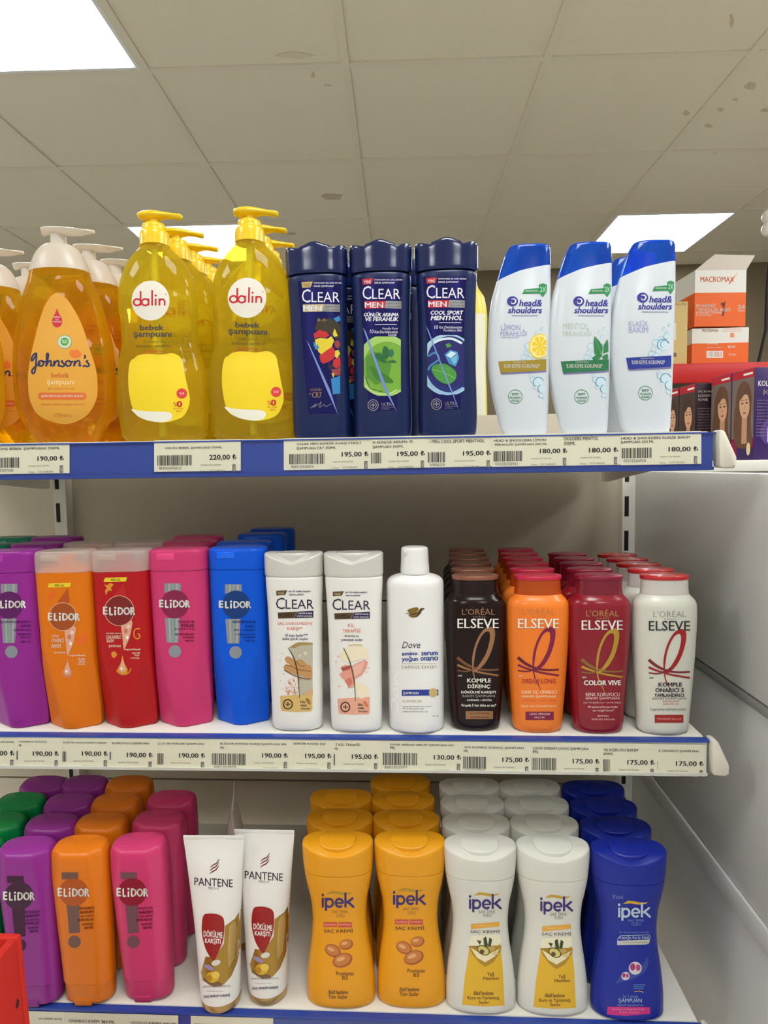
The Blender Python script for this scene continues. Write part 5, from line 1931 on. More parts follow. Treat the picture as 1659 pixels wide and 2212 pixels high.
def art_rb_orange(a):
    PL, PL2 = mat((132, 26, 70), .35), mat((112, 20, 50), .35)
    ribbon_print(a, 130.5, 0, PL, PL2, mat((200, 122, 60), .4), PAPERW)
    a.text('DREAM LONG', 1127, 1201, 1466, 1476, mat((200, 78, 56), .45), 4, bold=.03)
    lines(a, [('KIRIK UÇ ONARICI', 1127, 1202, 1491, 1500), ('BAKIM ŞAMPUANI', 1128, 1200, 1501, 1508)], mat((250, 214, 170), .5), .025)
    lines(a, [('(KERATİN + HİNT YAĞI)', 1128, 1201, 1511, 1515)], mat((206, 92, 50), .5))
    lines(a, [('Saçın son 3cmsini korur', 1126, 1203, 1522, 1528)], mat((250, 214, 170), .5), .02)
    a.rect(1135, 1537, 1196, 1555, PL, 2)
    lines(a, [('UZUN, YIPRANAN', 1144, 1188, 1540, 1545), ('SAÇLAR', 1154, 1177, 1547.5, 1552)], mat((240, 200, 190), .5))


def art_rb_red(a):
    GO, GO2 = mat((204, 164, 66), .35, metal=.5), mat((150, 116, 60), .35, metal=.5)
    ribbon_print(a, 268, 3.5, GO, GO2, mat((176, 134, 70), .4), PAPERW)
    a.text('COLOR VIVE', 1261, 1341, 1469, 1480, PAPERW, 4, bold=.04)
    lines(a, [('RENK KORUYUCU', 1265, 1338, 1496, 1504), ('BAKIM ŞAMPUANI', 1265, 1338, 1505, 1512), ('(SAF VİTAMİN CG + UV FİLTRESİ)', 1260, 1341, 1515, 1520), ('40 şampuanlamaya kadar', 1269, 1335, 1524, 1530), ('saç rengini korur*', 1280, 1327, 1531, 1538),
              ('BOYALI,', 1291, 1315, 1544, 1549), ('RÖFLELİ SAÇLAR', 1278, 1328, 1550.5, 1556)], mat((240, 190, 190), .5), .02)


def art_rb_white(a):
    RD, RD2 = mat((160, 34, 36), .35), mat((124, 34, 50), .35)
    ribbon_print(a, 413, 5, RD, RD2, mat((172, 168, 160), .35, metal=.4), mat((48, 44, 46), .45))
    BK = mat((66, 58, 62), .5)
    lines(a, [('KOMPLE', 1422, 1473, 1474, 1483), ('ONARICI 5', 1415, 1477, 1486, 1495), ('YAPILANDIRICI', 1413, 1477, 1498, 1505)], BK, .04)
    lines(a, [('BAKIM ŞAMPUANI', 1409, 1481, 1506, 1512), ('5 yıpranma belirtisini onarır', 1404, 1482, 1529, 1536)], mat((130, 122, 120), .5))
    lines(a, [('(KERATİN XS)', 1432, 1465, 1517, 1523)], mat((206, 110, 104), .5))
    a.rect(1430, 1514, 1468, 1515, RD, 2)
    a.rect(1414, 1544, 1476, 1561, RD, 2)
    lines(a, [('YIPRANMIŞ SAÇLAR', 1418, 1472, 1550, 1556)], mat((236, 150, 140), .5))


G_RB = 'tapered bottles with round lids'
rb_w = ribbon_bottle(None, RB_FR, 'white tapered bottle with red lid, at the front of the middle shelf', mat((214, 213, 200), .35, coat=.2), frosted((246, 242, 234), .12, .25, .3), mat((186, 40, 44), .25, coat=.3), art_rb_white)
rb_r = ribbon_bottle(rb_w, stand('mid', 1290, 1592, .023, lean=.1), 'deep red tapered bottle with gold ribbon, at the front', mat((140, 10, 34), .25, coat=.3), mat((122, 20, 44), .2, coat=.3), mat((134, 16, 52), .3, coat=.2), art_rb_red)
rb_o = ribbon_bottle(rb_w, stand('mid', 1160, 1590, .023, lean=.1), 'orange tapered bottle with crimson lid and plum ribbon, at the front', mat((246, 128, 38), .35, coat=.2), frosted((236, 112, 30), .2, .2), mat((200, 36, 70), .3, coat=.2), art_rb_orange)
rb_d = ribbon_bottle(rb_w, stand('mid', 1027, 1586, .023, lean=.1), 'dark brown tapered bottle with copper lid, at the front', mat((28, 11, 12), .2, spec=.35, coat=.08), mat((30, 15, 15), .16, spec=.4, coat=.1), mat((150, 98, 78), .3, metal=.4), art_rb_dark)
column(rb_d, 0.0015, 0.046, ['dark brown bottle with copper lid, %s in its column' % q for q in ORD[:5]], G_RB)
column(rb_o, 0.002, 0.046, ['orange bottle with crimson lid, %s in its column' % q for q in ORD[:5]], G_RB)
column(rb_r, 0.0015, 0.0445, ['deep red bottle with dark red lid, %s in its column' % q for q in ORD[:4]], G_RB)
column(rb_w, 0.0, 0.0425, ['white tapered bottle with red lid, %s in its column' % q for q in ORD[:4]], G_RB)


# ================================================================ BOTTOM SHELF
# ---------------------------------------------------------------- upside-down conditioner bottles
def cond_kind():
    fr = stand('bot', 326, 2173, .021, lean=-2.2)
    rows = fr.rows([(None, 288, 366), (2160, 280, 374), (2140, 277, 375), (2125, 276, 376), (2050, 268, 374), (1950, 256, 370), (1880, 248, 366), (1850, 246, 363), (1832, 246.5, 362), (1822, 248, 360), (1816, 251, 356), (1812.5, 257, 349)], br=.58, n=3.0)
    zt = rows[-1][0]

    def facet(z):
        u = np.clip(z / zt, 0, 1)
        return np.interp(u, [0, .45, .6, .9, 1], [.05, .05, .026, .018, .016]), .55, .94
    return fr, Prof(rows, facet=facet)


CO_FR, CO_BODY = cond_kind()
CO_H = CO_BODY.z[-1]


def cond_bottle(frame, label, col, art):
    t = root_of('conditioner_bottle', frame, label, group='upside-down conditioner bottles')
    zt, z0 = CO_BODY.z[-1], CO_BODY.z[-1] - .02

    def brow(x, y, z):
        # the rounded crown slopes down towards the front
        k = np.clip((z - z0) / (zt - z0), 0, 1)
        return z - k * np.clip(-y / .02 + .1, 0, 1) * .0065 * (1 - .35 * (x / .03) ** 2)
    m = mat(col, .36, spec=.45)
    zc = 0.026
    lo = Prof([(z, np.interp(z, CO_BODY.z, CO_BODY.a), np.interp(z, CO_BODY.z, CO_BODY.b), 2.5, 0) for z in np.linspace(0.0, zc, 8)], facet=CO_BODY.facet)
    hi = Prof([(z, a_, b_, n_, c_) for z, a_, b_, n_, c_ in [(zc + .0004,) + tuple(float(q) for q in CO_BODY.at(zc + .0004))] + list(zip(CO_BODY.z, CO_BODY.a, CO_BODY.b, CO_BODY.n, CO_BODY.c)) if z > zc + .0003], sub=2, facet=CO_BODY.facet)
    loft('bottle', hi, m, t, zmap=brow)
    cp = loft('cap', lo, mat(tuple(v * .96 for v in col), .36), t)
    f = MB()
    f.box(-.013, .008, float(CO_BODY.front(np.array(0.), np.array(.01))) - .0012, -.01, .0, .008)
    f.build('thumb_notch', mat(tuple(v * .9 for v in col), .4), cp, bevel=.0015)
    a = Art(frame, CO_BODY.front)
    art(a)
    a.build('label', t)
    return t


def cond_print(a, dx, dy, strip, dark, tcol, txt):
    x = lambda v: v + dx
    y = lambda v: v + dy
    a.poly([(x(260), y(1884)), (x(296), y(1884)), (x(296), y(1899)), (x(261), y(1899))], strip, 1)
    a.poly([(x(271), y(1954)), (x(298), y(1954)), (x(300), y(2014)), (x(277), y(2016))], strip, 1)
    a.ell(x(286), y(1927), 31, 30, dark, 2, n=36)
    a.ell(x(288), y(2034), 13.5, 13.5, strip, 1)
    brand_excl(a, x(252), x(321), y(1917), y(1937))
    for k, (t_, w) in enumerate(txt):
        a.text(t_, x(331 - w), x(331 - k * .4), y(1962 + 8.4 * k) - 3, y(1962 + 8.4 * k) + 3, tcol, 3, bold=.04, rise=1.5)


TX = lambda nm: [(nm, 34), ('BAKIM', 30), ('SAÇ KREMİ', 30), ('BIOTIN PRO-VIT', 36), ('KOMPLEKSİ', 26), ('360 ML', 22)]
co_pink = cond_bottle(CO_FR, 'pink upside-down conditioner bottle at the front of the bottom shelf', (214, 62, 116),
                      lambda a: cond_print(a, 0, 0, mat((140, 106, 116), .3, metal=.5), mat((146, 20, 48), .4), mat((120, 28, 66), .5), TX('GÜÇLÜ VE')))
co_orange = cond_bottle(stand('bot', 199, 2181, .021, lean=-1.6), 'orange upside-down conditioner bottle at the front of the bottom shelf', (232, 124, 16),
                        lambda a: cond_print(a, -127, 0, mat((124, 92, 84), .3, metal=.5), mat((184, 84, 10), .4), mat((140, 66, 14), .5), TX('ONARICI')))
co_purple = cond_bottle(stand('bot', 88, 2184, .021, lean=-2.2), 'purple upside-down conditioner bottle beside the red display stand', (150, 44, 146),
                        lambda a: cond_print(a, -245, 8, mat((66, 20, 54), .35, metal=.3), mat((60, 6, 50), .4), mat((92, 20, 92), .5), TX('DOLGUN')))
G_CO = 'upside-down conditioner bottles'
up = lambda L_: [(x, y + 14) for x, y in L_]
column(co_pink, -0.0035, 0.0515, ['pink conditioner bottle second in its column on the bottom shelf', 'pink conditioner bottle furthest back on the bottom shelf, in shadow'], G_CO)
column(co_orange, -0.005, 0.0505, ['orange conditioner bottle %s in its column' % q for q in ('second', 'third', 'fourth and last')], G_CO)
column(co_purple, -0.006, 0.0515, ['purple conditioner bottle %s in its column, left of the orange ones' % q for q in ('second', 'third', 'fourth and last')], G_CO)
z = ZB + .0004
p = at_z(-56, 1818, z + CO_H)
co_green = cond_bottle(Frame((p[0], p[1], z)), 'green conditioner bottle at the front, mostly past the left edge, bottom shelf', (0, 140, 70), lambda a: a)
column(co_green, -0.004, 0.0515, ['green conditioner bottle second in its column at the left edge', 'green conditioner bottle third in its column, its whole crown showing'], G_CO)
p = at_z(94, 1686, z + CO_H)
copy_tree(co_purple, (p[0], p[1], z), 0, 'purple conditioner bottle at the very back behind the green crowns', G_CO)


# ---------------------------------------------------------------- squeeze tubes
def tube_kind():
    fr = stand('bot', 479, 2192, .021, lean=-.9)
    rows = fr.rows([(2140, 437, 520, 1.0), (2125, 436, 521, .96), (2060, 430, 521, .85), (2000, 425, 522, .7), (1930, 416, 525, .46), (1870, 408, 528, .24), (1828, 402, 530, .06), (1810, 400, 531, .022), (1806, 400, 531, .02)], n=2.1)
    cap = fr.rows([(None, 446, 513, 1), (2184, 441, 517, 1), (2172, 439, 519, 1), (2142, 437, 520, 1), (2141, 439, 518, 1)], n=2.05)
    return fr, Prof(rows), Prof(cap)


TU_FR, TU_BODY, TU_CAP = tube_kind()


def tube_art(a):
    GO, GO2 = mat((176, 138, 62), .3, metal=.6), mat((206, 172, 104), .3, metal=.6)
    a.poly([(521, 1962), (508, 1984), (486, 2000), (484, 2038), (464, 2068), (444, 2066), (434, 2100), (438, 2118), (462, 2132), (484, 2126), (500, 2108), (512, 2080), (520, 2046)], GO, 0)
    a.poly([(508, 1986), (496, 2000), (492, 2050), (494, 2090), (506, 2070), (512, 2010)], GO2, 1)  # highlight on the gold, painted as a lighter band
    RD = mat((156, 30, 28), .4)
    a.poly([(440, 1977), (450, 1973), (468, 1974), (482, 1982), (485, 2002), (482, 2030), (473, 2054), (463, 2074), (455, 2068), (444, 2048), (437, 2020), (436, 1996)], RD, 2, smooth=True)
    a.text('DÖKÜLME', 440, 481, 2007, 2023, PAPERW, 3, bold=.03, rise=-3)
    a.text('KARŞITI', 443, 477, 2025, 2039, PAPERW, 3, bold=.03, rise=-2)
    BRW = mat((110, 46, 46), .45)
    for x, y in ((453, 1887), (453, 1880), (454, 1873)):
        a.stroke([(x, y), (x + 7, y - 5), (x + 14, y - 9), (x + 20, y - 18)], [1, 2.6, 2.6, .8], BRW, 1, smooth=True)
    DK = mat((44, 40, 52), .5)
    a.text('PANTENE', 420, 503, 1895, 1912, DK, 1, bold=.006, rise=-4.5)
    a.text('PRO-V', 450, 473, 1915, 1921, mat((120, 110, 120), .5), 1, rise=-1)
    YE, LI = mat((222, 180, 50), .35), mat((164, 146, 178), .4)
    a.poly([(440, 2112), (452, 2118), (474, 2122), (480, 2128), (462, 2130), (446, 2122)], mat((126, 96, 60), .4), 3, smooth=True)
    a.ell(459, 2110, 14, 12, YE, 4); a.ell(466, 2105, 9, 8, mat((236, 204, 84), .35), 5); a.ell(452, 2112, 7, 7, mat((190, 140, 40), .35), 5)
    a.ell(452, 2089, 12, 5, LI, 4, rot=.5); a.ell(467, 2079, 10, 6, mat((226, 222, 210), .4), 4, rot=-.3)
    a.text('KERATİN İLE GÜÇLENDİRİLMİŞ', 438, 498, 2128, 2134, mat((120, 116, 124), .5), 3, rise=2)
    a.text('SAÇ BAKIM KREMİ', 440, 497, 2148, 2156, mat((60, 58, 90), .5), 3, bold=.03, rise=3)
    a.rect(446, 2140, 482, 2140.8, mat((150, 146, 150), .5), 3)


def tube(first, frame, label):
    t = root_of('squeeze_tube', frame, label, 'tube', 'white hair care tubes')
    if first is None:
        loft('tube', TU_BODY, mat((240, 238, 232), .35, coat=.15), t)
        loft('cap', TU_CAP, mat((186, 150, 88), .25, metal=.35, coat=.3), t)
        f = MB()
        zt, at = TU_BODY.z[-1], TU_BODY.a[-1]
        f.box(-at, at, -.0008, .0008, zt - .004, zt + .0008)
        f.build('crimp', mat((236, 234, 228), .4), t, bevel=.0004)
        a = Art(frame, TU_BODY.front, step=4.0)
        tube_art(a)
        a.build('label', t)
    else:
        copy_parts(first, t)
        for ch in first.children:
            if ch.name.split('.')[0] == 'label':
                c = ch.copy(); COL.objects.link(c); c.parent = t
    return t


tu_1 = tube(None, TU_FR, 'white and gold squeeze tube standing nearest the shelf edge')
tu_2 = tube(tu_1, stand('bot', 580, 2174, .021, lean=.1), 'white and gold squeeze tube standing right of the front tube')
p = at_z(505, 1716, ZB + TU_BODY.z[-1])
tu_3 = tube(tu_1, Frame((p[0], p[1], ZB + .0004), 0, -76), 'white squeeze tube turned edge-on behind the other two tubes')


# ---------------------------------------------------------------- hourglass bottles
def hour_kind():
    fr = stand('bot', 889, 2183, .022)
    rows = fr.rows([(None, 826, 952), (2172, 818, 959), (2150, 815, 962), (2120, 815, 962), (2060, 821, 957), (2010, 828, 949), (1975, 830, 946), (1940, 828, 949), (1906, 820, 955), (1878, 813.5, 959), (1871, 812.5, 959.6)], br=.5, n=2.4)
    body = Prof(rows)
    cap = Prof(fr.rows([(1870, 812.5, 959.6), (1867, 812, 960), (1845, 809, 961), (1830, 808, 961.5), (1820, 808, 961.5), (1815.5, 809, 960.5), (1813.5, 811.5, 958)], br=.5, n=2.4))
    return fr, body, cap


HG_FR, HG_BODY, HG_CAP = hour_kind()
HG_H = HG_CAP.z[-1]


def hour_bottle(first, frame, label, col, art, name='conditioner_bottle'):
    t = root_of(name, frame, label, group='hourglass bottles')
    m = mat(col, .36, spec=.45)
    if first is None:
        loft('bottle', HG_BODY, m, t)
        zt = HG_CAP.z[-1]

        def brow(x, y, z):
            k = np.clip((z - (zt - .02)) / .02, 0, 1)
            u = np.abs(x) / HG_CAP.a.max()
            return z - k * (np.clip(-y / .02, 0, 1) * .0085 * (1 - u ** 2) - .001 * u)
        cp = loft('cap', HG_CAP, m, t, zmap=brow, seg=80)
        am, bm_ = HG_CAP.a.max(), HG_CAP.b.max()
        lid = Prof([(zt - .006, am * .52, bm_ * .7, 2.6, 0), (zt + .0026, am * .52, bm_ * .7, 2.6, 0), (zt + .0034, am * .49, bm_ * .64, 2.6, 0)])
        loft('flip_lid', lid, m, cp, seg=40, zmap=lambda x, y, z: z - np.clip(-y / .02, 0, 1) * .0068)
    else:
        copy_parts(first, t, remat={'bottle': m, 'cap': m, 'flip_lid': m})
    a = Art(frame, HG_BODY.front)
    art(a)
    a.build('label', t)
    return t


def ipek(a, x, y, m, sw):
    """x, y: left end and top of the dotted i"""
    a.poly([(x + 10, y + 2), (x + 22, y - 5), (x + 38, y - 3), (x + 52, y), (x + 66, y - 2), (x + 60, y + 2), (x + 44, y + 4), (x + 28, y + 1)], sw, 1)
    a.rect(x, y + 10, x + 4.6, y + 31, m, 2)
    a.ell(x + 2.3, y + 4, 2.6, 3, m, 2)
    a.ring(x + 16.5, y + 21, 7.8, 8.6, 4.6, m, 2)
    a.rect(x + 7, y + 10, x + 11.6, y + 38, m, 2)
    a.ring(x + 38, y + 21, 7.8, 8.6, 4.6, m, 2, t0=.75, t1=6.28)
    a.rect(x + 31, y + 19.5, x + 47, y + 23, m, 2)
    a.rect(x + 49, y - 1, x + 53.6, y + 31, m, 2)
    a.stroke([(x + 68, y + 10), (x + 54, y + 21)], 4.6, m, 2)
    a.stroke([(x + 57, y + 19), (x + 70, y + 31)], 4.8, m, 2)


INDIGO = mat((58, 40, 118), .45)
BRT = mat((110, 74, 46), .5)


def art_almond(a, d=0, dy=0):
    a.dx, a.dy = d, dy
    ipek(a, 849, 1923, INDIGO, mat((188, 150, 40), .4))
    TN = mat((150, 112, 60), .5)
    a.text('SAF İPEK', 871, 906, 1958, 1966, TN, 1); a.text('ÖZÜ', 880, 898, 1967, 1975, TN, 1)
    a.rect(853, 1986, 882, 1996, mat((214, 78, 66), .45), 1); a.rect(885, 1986, 914, 1997, mat((214, 78, 66), .45), 1)
    a.text('durulanan', 855, 880, 1988, 1993, mat((250, 200, 170), .5), 2); a.text('besleyici', 887, 912, 1988, 1994, mat((250, 200, 170), .5), 2)
    a.text('SAÇ KREMİ', 854, 917, 1999, 2010, mat((92, 60, 52), .5), 1, bold=.012)
    N1, N2, N3 = mat((206, 128, 62), .35), mat((172, 88, 44), .35), mat((232, 176, 120), .35)
    for x, y, rx, ry, r_ in ((873, 2047, 18, 13, .45), (902, 2034, 15, 11, -.2), (894, 2068, 22, 15, -.35)):
        a.ell(x, y, rx, ry, N2, 1, rot=r_); a.ell(x - 1, y - 1, rx * .86, ry * .8, N1, 2, rot=r_); a.ell(x - 4, y - 3, rx * .45, ry * .3, N3, 3, rot=r_)
    a.text('Provitamin', 880, 918, 2092, 2101, BRT, 1, bold=.01); a.text('B5', 893, 906, 2102, 2110, BRT, 1, bold=.01)
    a.text('Aktif besleme', 862, 906, 2132, 2141, BRT, 1, bold=.025, shear=.15); a.text('Tüm Saçlar', 863, 905, 2142, 2153, BRT, 1, bold=.015)


def art_oil(a, d=0, dy=0):
    a.dx, a.dy = d, dy
    ipek(a, 1013, 1932, INDIGO, mat((206, 164, 50), .4))
    TN = mat((140, 132, 124), .5)
    a.text('SAF İPEK', 1034, 1071, 1964, 1973, TN, 1); a.text('ÖZÜ', 1043, 1062, 1973, 1980, TN, 1)
    Y1, Y2 = mat((232, 184, 44), .4), mat((236, 176, 60), .4)
    a.poly([(1017, 1996), (1079, 1991), (1079, 2001), (1017, 2007)], Y2, 1)
    a.text('durulanan besleyici', 1026, 1070, 1997, 2002, mat((250, 222, 160), .5), 2)
    a.text('SAÇ KREMİ', 1016, 1080, 2007, 2017, mat((112, 94, 64), .5), 1, bold=.012)
    a.poly([(1018, 2022), (1078, 2020), (1086, 2090), (1090, 2172), (1044, 2174), (998, 2170), (1004, 2110)], Y1, 0)
    a.poly([(1018, 2021), (1080, 2019), (1082, 2036), (1066, 2050), (1030, 2050), (1012, 2040)], mat((244, 238, 206), .4), 1)
    OG, AV = mat((92, 78, 30), .35), mat((214, 206, 120), .35)
    a.poly([(1012, 2043), (1020, 2060), (1034, 2078), (1048, 2088), (1066, 2078), (1082, 2054), (1083, 2042), (1070, 2062), (1052, 2072), (1034, 2066)], mat((182, 140, 36), .3), 2)
    a.poly([(1016, 2046), (1030, 2068), (1048, 2078), (1068, 2066), (1080, 2048), (1062, 2058), (1040, 2060)], mat((242, 232, 190), .3), 3)
    a.ell(1044, 2052, 15, 10, OG, 4, rot=.5); a.ell(1044, 2052, 12.5, 8, AV, 5, rot=.5); a.ell(1041, 2055, 5, 5, mat((104, 70, 30), .35), 6)
    a.ell(1062, 2048, 7, 5, mat((196, 170, 96), .35), 5); a.ell(1068, 2058, 8, 4, mat((222, 206, 150), .35), 5)
    GR_ = mat((58, 74, 34), .4)
    for p_ in ([(1046, 2044), (1044, 2026), (1050, 2022), (1054, 2042)], [(1054, 2042), (1057, 2024), (1063, 2028), (1060, 2044)], [(1036, 2040), (1030, 2030), (1040, 2032)]):
        a.poly(p_, GR_, 6)
    a.text('Yağ', 1052, 1067, 2099, 2110, BRT, 2, bold=.02); a.text('Hazinesi', 1044, 1077, 2109, 2116, BRT, 2, bold=.02)
    a.text('Aktif besleme', 1022, 1066, 2140, 2149, BRT, 2, bold=.025, shear=.15)
    a.text('Kuru ve Yıpranmış', 1010, 1078, 2151, 2161, BRT, 2, bold=.012); a.text('Saçlar', 1034, 1057, 2161, 2169, BRT, 2, bold=.012)


def art_hg_blue(a):
    LB = mat((196, 214, 232), .45)
    MB2 = mat((128, 150, 206), .5)
    ipek(a, 1335, 1950, LB, mat((222, 176, 50), .4))
    a.text('Yeni', 1323, 1347, 1932, 1942, MB2, 1, shear=.3)
    a.text('SAF İPEK', 1356, 1392, 1983, 1991, MB2, 1); a.text('ÖZÜ', 1364, 1383, 1991, 1999, MB2, 1)
    a.text('Bu şampuanımız kepeğe', 1338, 1402, 2011, 2016, MB2, 1)
    a.stroke([(1334, 2028), (1340, 2021), (1402, 2019), (1405, 2024), (1400, 2031), (1334, 2033), (1334, 2028)], 1, LB, 1)
    a.text('Kepeğe Karşı Etkili', 1338, 1402, 2021, 2030, LB, 1)
    a.poly([(1333, 2032), (1404, 2029), (1402, 2037), (1396, 2040), (1333, 2041)], mat((206, 204, 190), .45), 1)
    a.text('5 özel besin kompleksi', 1338, 1398, 2033, 2038, mat((120, 120, 130), .5), 2)
    a.poly([(1330, 2124), (1350, 2100), (1385, 2085), (1400, 2066), (1396, 2095), (1372, 2112), (1350, 2118)], mat((54, 74, 160), .35), 0, smooth=True)
    for x, y, r in ((1372, 2091, 14), (1351, 2108, 9)):
        a.ell(x, y, r, r, mat((214, 206, 220), .3), 1)
        a.ell(x - r * .4, y - r * .2, r * .4, r * .55, mat((170, 52, 110), .35), 2); a.ell(x + r * .45, y - r * .1, r * .35, r * .5, mat((178, 70, 120), .35), 2)
    for k, w in enumerate((26, 24, 22)):
        a.rect(1368, 2126 + 4 * k, 1368 + w, 2128 + 4 * k, mat((80, 120, 190), .5), 1)
    a.stroke([(1370, 2142), (1380, 2140), (1390, 2143)], 1.6, mat((220, 176, 70), .4), 1)
    a.text('2si 1 arada', 1345, 1378, 2148, 2155, MB2, 1); a.text('ŞAMPUAN', 1336, 1386, 2156, 2167, LB, 1)
    a.text('Aktif besleme', 1332, 1388, 2168, 2173, MB2, 1, shear=.15)
    a.poly([(1312, 2174), (1404, 2175), (1404, 2190), (1350, 2194), (1311, 2191)], mat((206, 44, 132), .45), 1)
    a.text('Normal ve Kepekli Saçlar', 1322, 1394, 2177, 2183, mat((240, 150, 200), .5), 2); a.text('Tüm Saçlar', 1336, 1382, 2184, 2189, mat((240, 150, 200), .5), 2)


YEL_, WH_, BL_ = (240, 166, 24), (226, 225, 214), (20, 40, 152)
G_HG = 'hourglass bottles'
hg_y2 = hour_bottle(None, HG_FR, 'golden yellow hourglass bottle with almonds, right of the two yellow front bottles', YEL_, art_almond)
hg_y1 = hour_bottle(hg_y2, stand('bot', 738, 2184, .022, lean=-.3), 'golden yellow hourglass bottle with almonds, beside the white tubes', YEL_, lambda a: art_almond(a, -154, 6))
hg_w1 = hour_bottle(hg_y2, stand('bot', 1038, 2196, .022), 'white hourglass bottle with avocado label, touching the golden yellow bottles', WH_, art_oil)
hg_w2 = hour_bottle(hg_w1, stand('bot', 1192, 2200, .022), 'white hourglass bottle with avocado label, touching the dark blue bottle', WH_, lambda a: art_oil(a, 154, 5))
hg_b = hour_bottle(hg_y2, stand('bot', 1353, 2211, .022), 'dark blue hourglass bottle with magenta strip, at the front', BL_, art_hg_blue, 'shampoo_bottle')
up = lambda L_: [(x, y + 16) for x, y in L_]
column(hg_y1, -0.0045, 0.051, ['golden yellow bottle %s in the column beside the tubes' % q for q in ORD[:2]], G_HG)
column(hg_y2, -0.005, 0.0475, ['golden yellow bottle %s in the column next to the white bottles' % q for q in ORD[:3]], G_HG)
column(hg_w1, -0.0005, 0.0465, ['white hourglass bottle %s in the column next to the yellow ones' % q for q in ORD[:3]], G_HG)
column(hg_w2, -0.001, 0.046, ['white hourglass bottle %s in the column next to the dark blue ones' % q for q in ORD[:3]], G_HG)
column(hg_b, -0.001, 0.0465, ['dark blue hourglass bottle %s in its column' % q for q in ORD[:3]], G_HG)

# ---------------------------------------------------------------- red display stand at the lower left
p0, p1 = at_y(-120, 2016, .56), at_y(47, 2015, .56)
t = empty('display_stand', ((p0[0] + p1[0]) / 2, .5, 0), 'red cardboard display stand at the lower left corner', 'display stand')
hw, zt = (p1[0] - p0[0]) / 2, p1[2]
f = MB()
f.prism([(-hw, 0), (hw + .02, 0), (hw + .02, .6), (hw, zt), (-hw, zt)], 'y', .052, .06)
REDC = mat((206, 40, 30), .5, var=.06, scale=20)
fp = f.build('front_panel', REDC, t, bevel=.002)
f = MB()
f.prism([(-hw, 0), (hw + .02, 0), (hw + .02, .6), (hw, zt - .004), (-hw, zt - .004)], 'y', -.1, -.092)
f.build('back_panel', REDC, t, bevel=.002)
f = MB()
f.prism([(hw + .012, 0), (hw + .02, 0), (hw + .02, .6), (hw, zt), (hw - .008, zt), (hw + .012, .6)], 'y', -.0915, .0515)
f.build('side_panel', REDC, t, bevel=.001)
f = MB()
f.box(-hw, -hw + .008, -.0915, .0515, 0, zt - .005)
f.build('side_panel', REDC, t, bevel=.001)
a = Art(Frame((t.location[0], .5 - .1, 0)), flat)
a.poly([(37, 2156), (42, 2160), (41, 2172), (36, 2180), (34, 2174)], mat((60, 8, 8), .8), 1)
o = a.build('slot', t)
o.location = (0, -.1, 0)

# ================================================================ BEYOND THE END PANEL
GREYP = mat((190, 190, 186), .5, var=.03, scale=4)
y = 2.35
A = at_y(1440, 786, y)
Bz = at_y(1440, 828, y)[2]
REDP = mat((206, 30, 32), .4)
t = empty('red_shelf', (A[0] + .6, y, Bz), 'red-edged shelf on the far fixture carrying the orange and white cartons', 'shelf')
f = MB(); f.box(-.6, 1.2, 0, .03, 0, A[2] - Bz); f.build('fascia', REDP, t, bevel=.004)
f = MB(); f.box(-.6, 1.2, .031, .5, A[2] - Bz - .03, A[2] - Bz - .002); f.build('deck', GREYP, t)
zs = A[2]
t = empty('far_fixture', (A[0] + .6, y + .05, 0), 'light grey steel fixture under the red shelf', 'shelving')
f = MB(); f.box(-.62, 1.2, .05, .47, 0, Bz - .04); f.build('body', mat((86, 84, 80), .6), t)
f = MB(); f.box(-.62, -.09, .0, .049, Bz - .1, Bz - .035); f.build('edge_strip', GREYP, t, bevel=.003)


def carton(px0, px1, pyb, pyt, depth, y, name, label, cat, stripes, rz=0.0, group=None, z=None, art=None, flaps=False):
    """front face between px0, px1 and pyb, pyt; stripes: (from, to, material) as fractions of the height"""
    a0, b0 = at_y(px0, pyb, y), at_y(px1, pyt, y)
    w, h = b0[0] - a0[0], b0[2] - a0[2]
    z = a0[2] if z is None else z
    t = empty(name, ((a0[0] + b0[0]) / 2, y, z), label, cat, group, (0, 0, math.radians(rz)))
    f = MB()
    ms = []
    for s0, s1, m in stripes:
        if m not in ms:
            ms.append(m)
        f.box(-w / 2, w / 2, 0, depth, h * s0, h * s1, ms.index(m))
    f.build('carton', ms, t)
    fr = Frame((t.location[0], y, z), rz=rz)
    if art:
        a = Art(fr, flat, step=400)
        art(a)
        a.build('print', t)
    if flaps:
        g = MB()
        g.prism([(-w / 2, h), (w / 2, h), (w / 2 + .03, h + .05), (-w / 2 + .07, h + .055)], 'y', .0, .002)
        g.build('flap', mat((214, 204, 190), .6), t)
        g = MB()
        g.prism([(0.0, h), (depth, h), (depth + .02, h + .03), (.02, h + .045)], 'x', w / 2, w / 2 + .002)
        g.build('flap', mat((176, 168, 156), .6), t)
    return t


ORC, WHC = mat((238, 104, 34), .5), mat((232, 230, 222), .5)


def art_up(a):
    a.text('MACROMAX', 1513, 1586, 588, 600, ORC, 1, bold=.012)
    a.stroke([(1575, 604), (1584, 592), (1594, 580)], [2.4, 1.8, .6], ORC, 1)
    a.text('EKONOMİK', 1504, 1547, 646, 654, WHC, 1, bold=.03)
    a.text('TEMİZLİK BEZİ', 1504, 1578, 655, 663, WHC, 1, bold=.03)
    a.text('ECONOMIC CLEANING', 1504, 1560, 664, 668, WHC, 1); a.text('CLOTH ROLL', 1504, 1537, 669, 673, WHC, 1)
    a.text('24', 1594, 1609, 649, 658, WHC, 1, bold=.03); a.text('RULO', 1595, 1608, 660, 664, WHC, 1)
    a.poly([(1556, 646), (1568, 642), (1566, 652), (1564, 672), (1559, 674), (1563, 656)], mat((110, 66, 34), .7), 1)


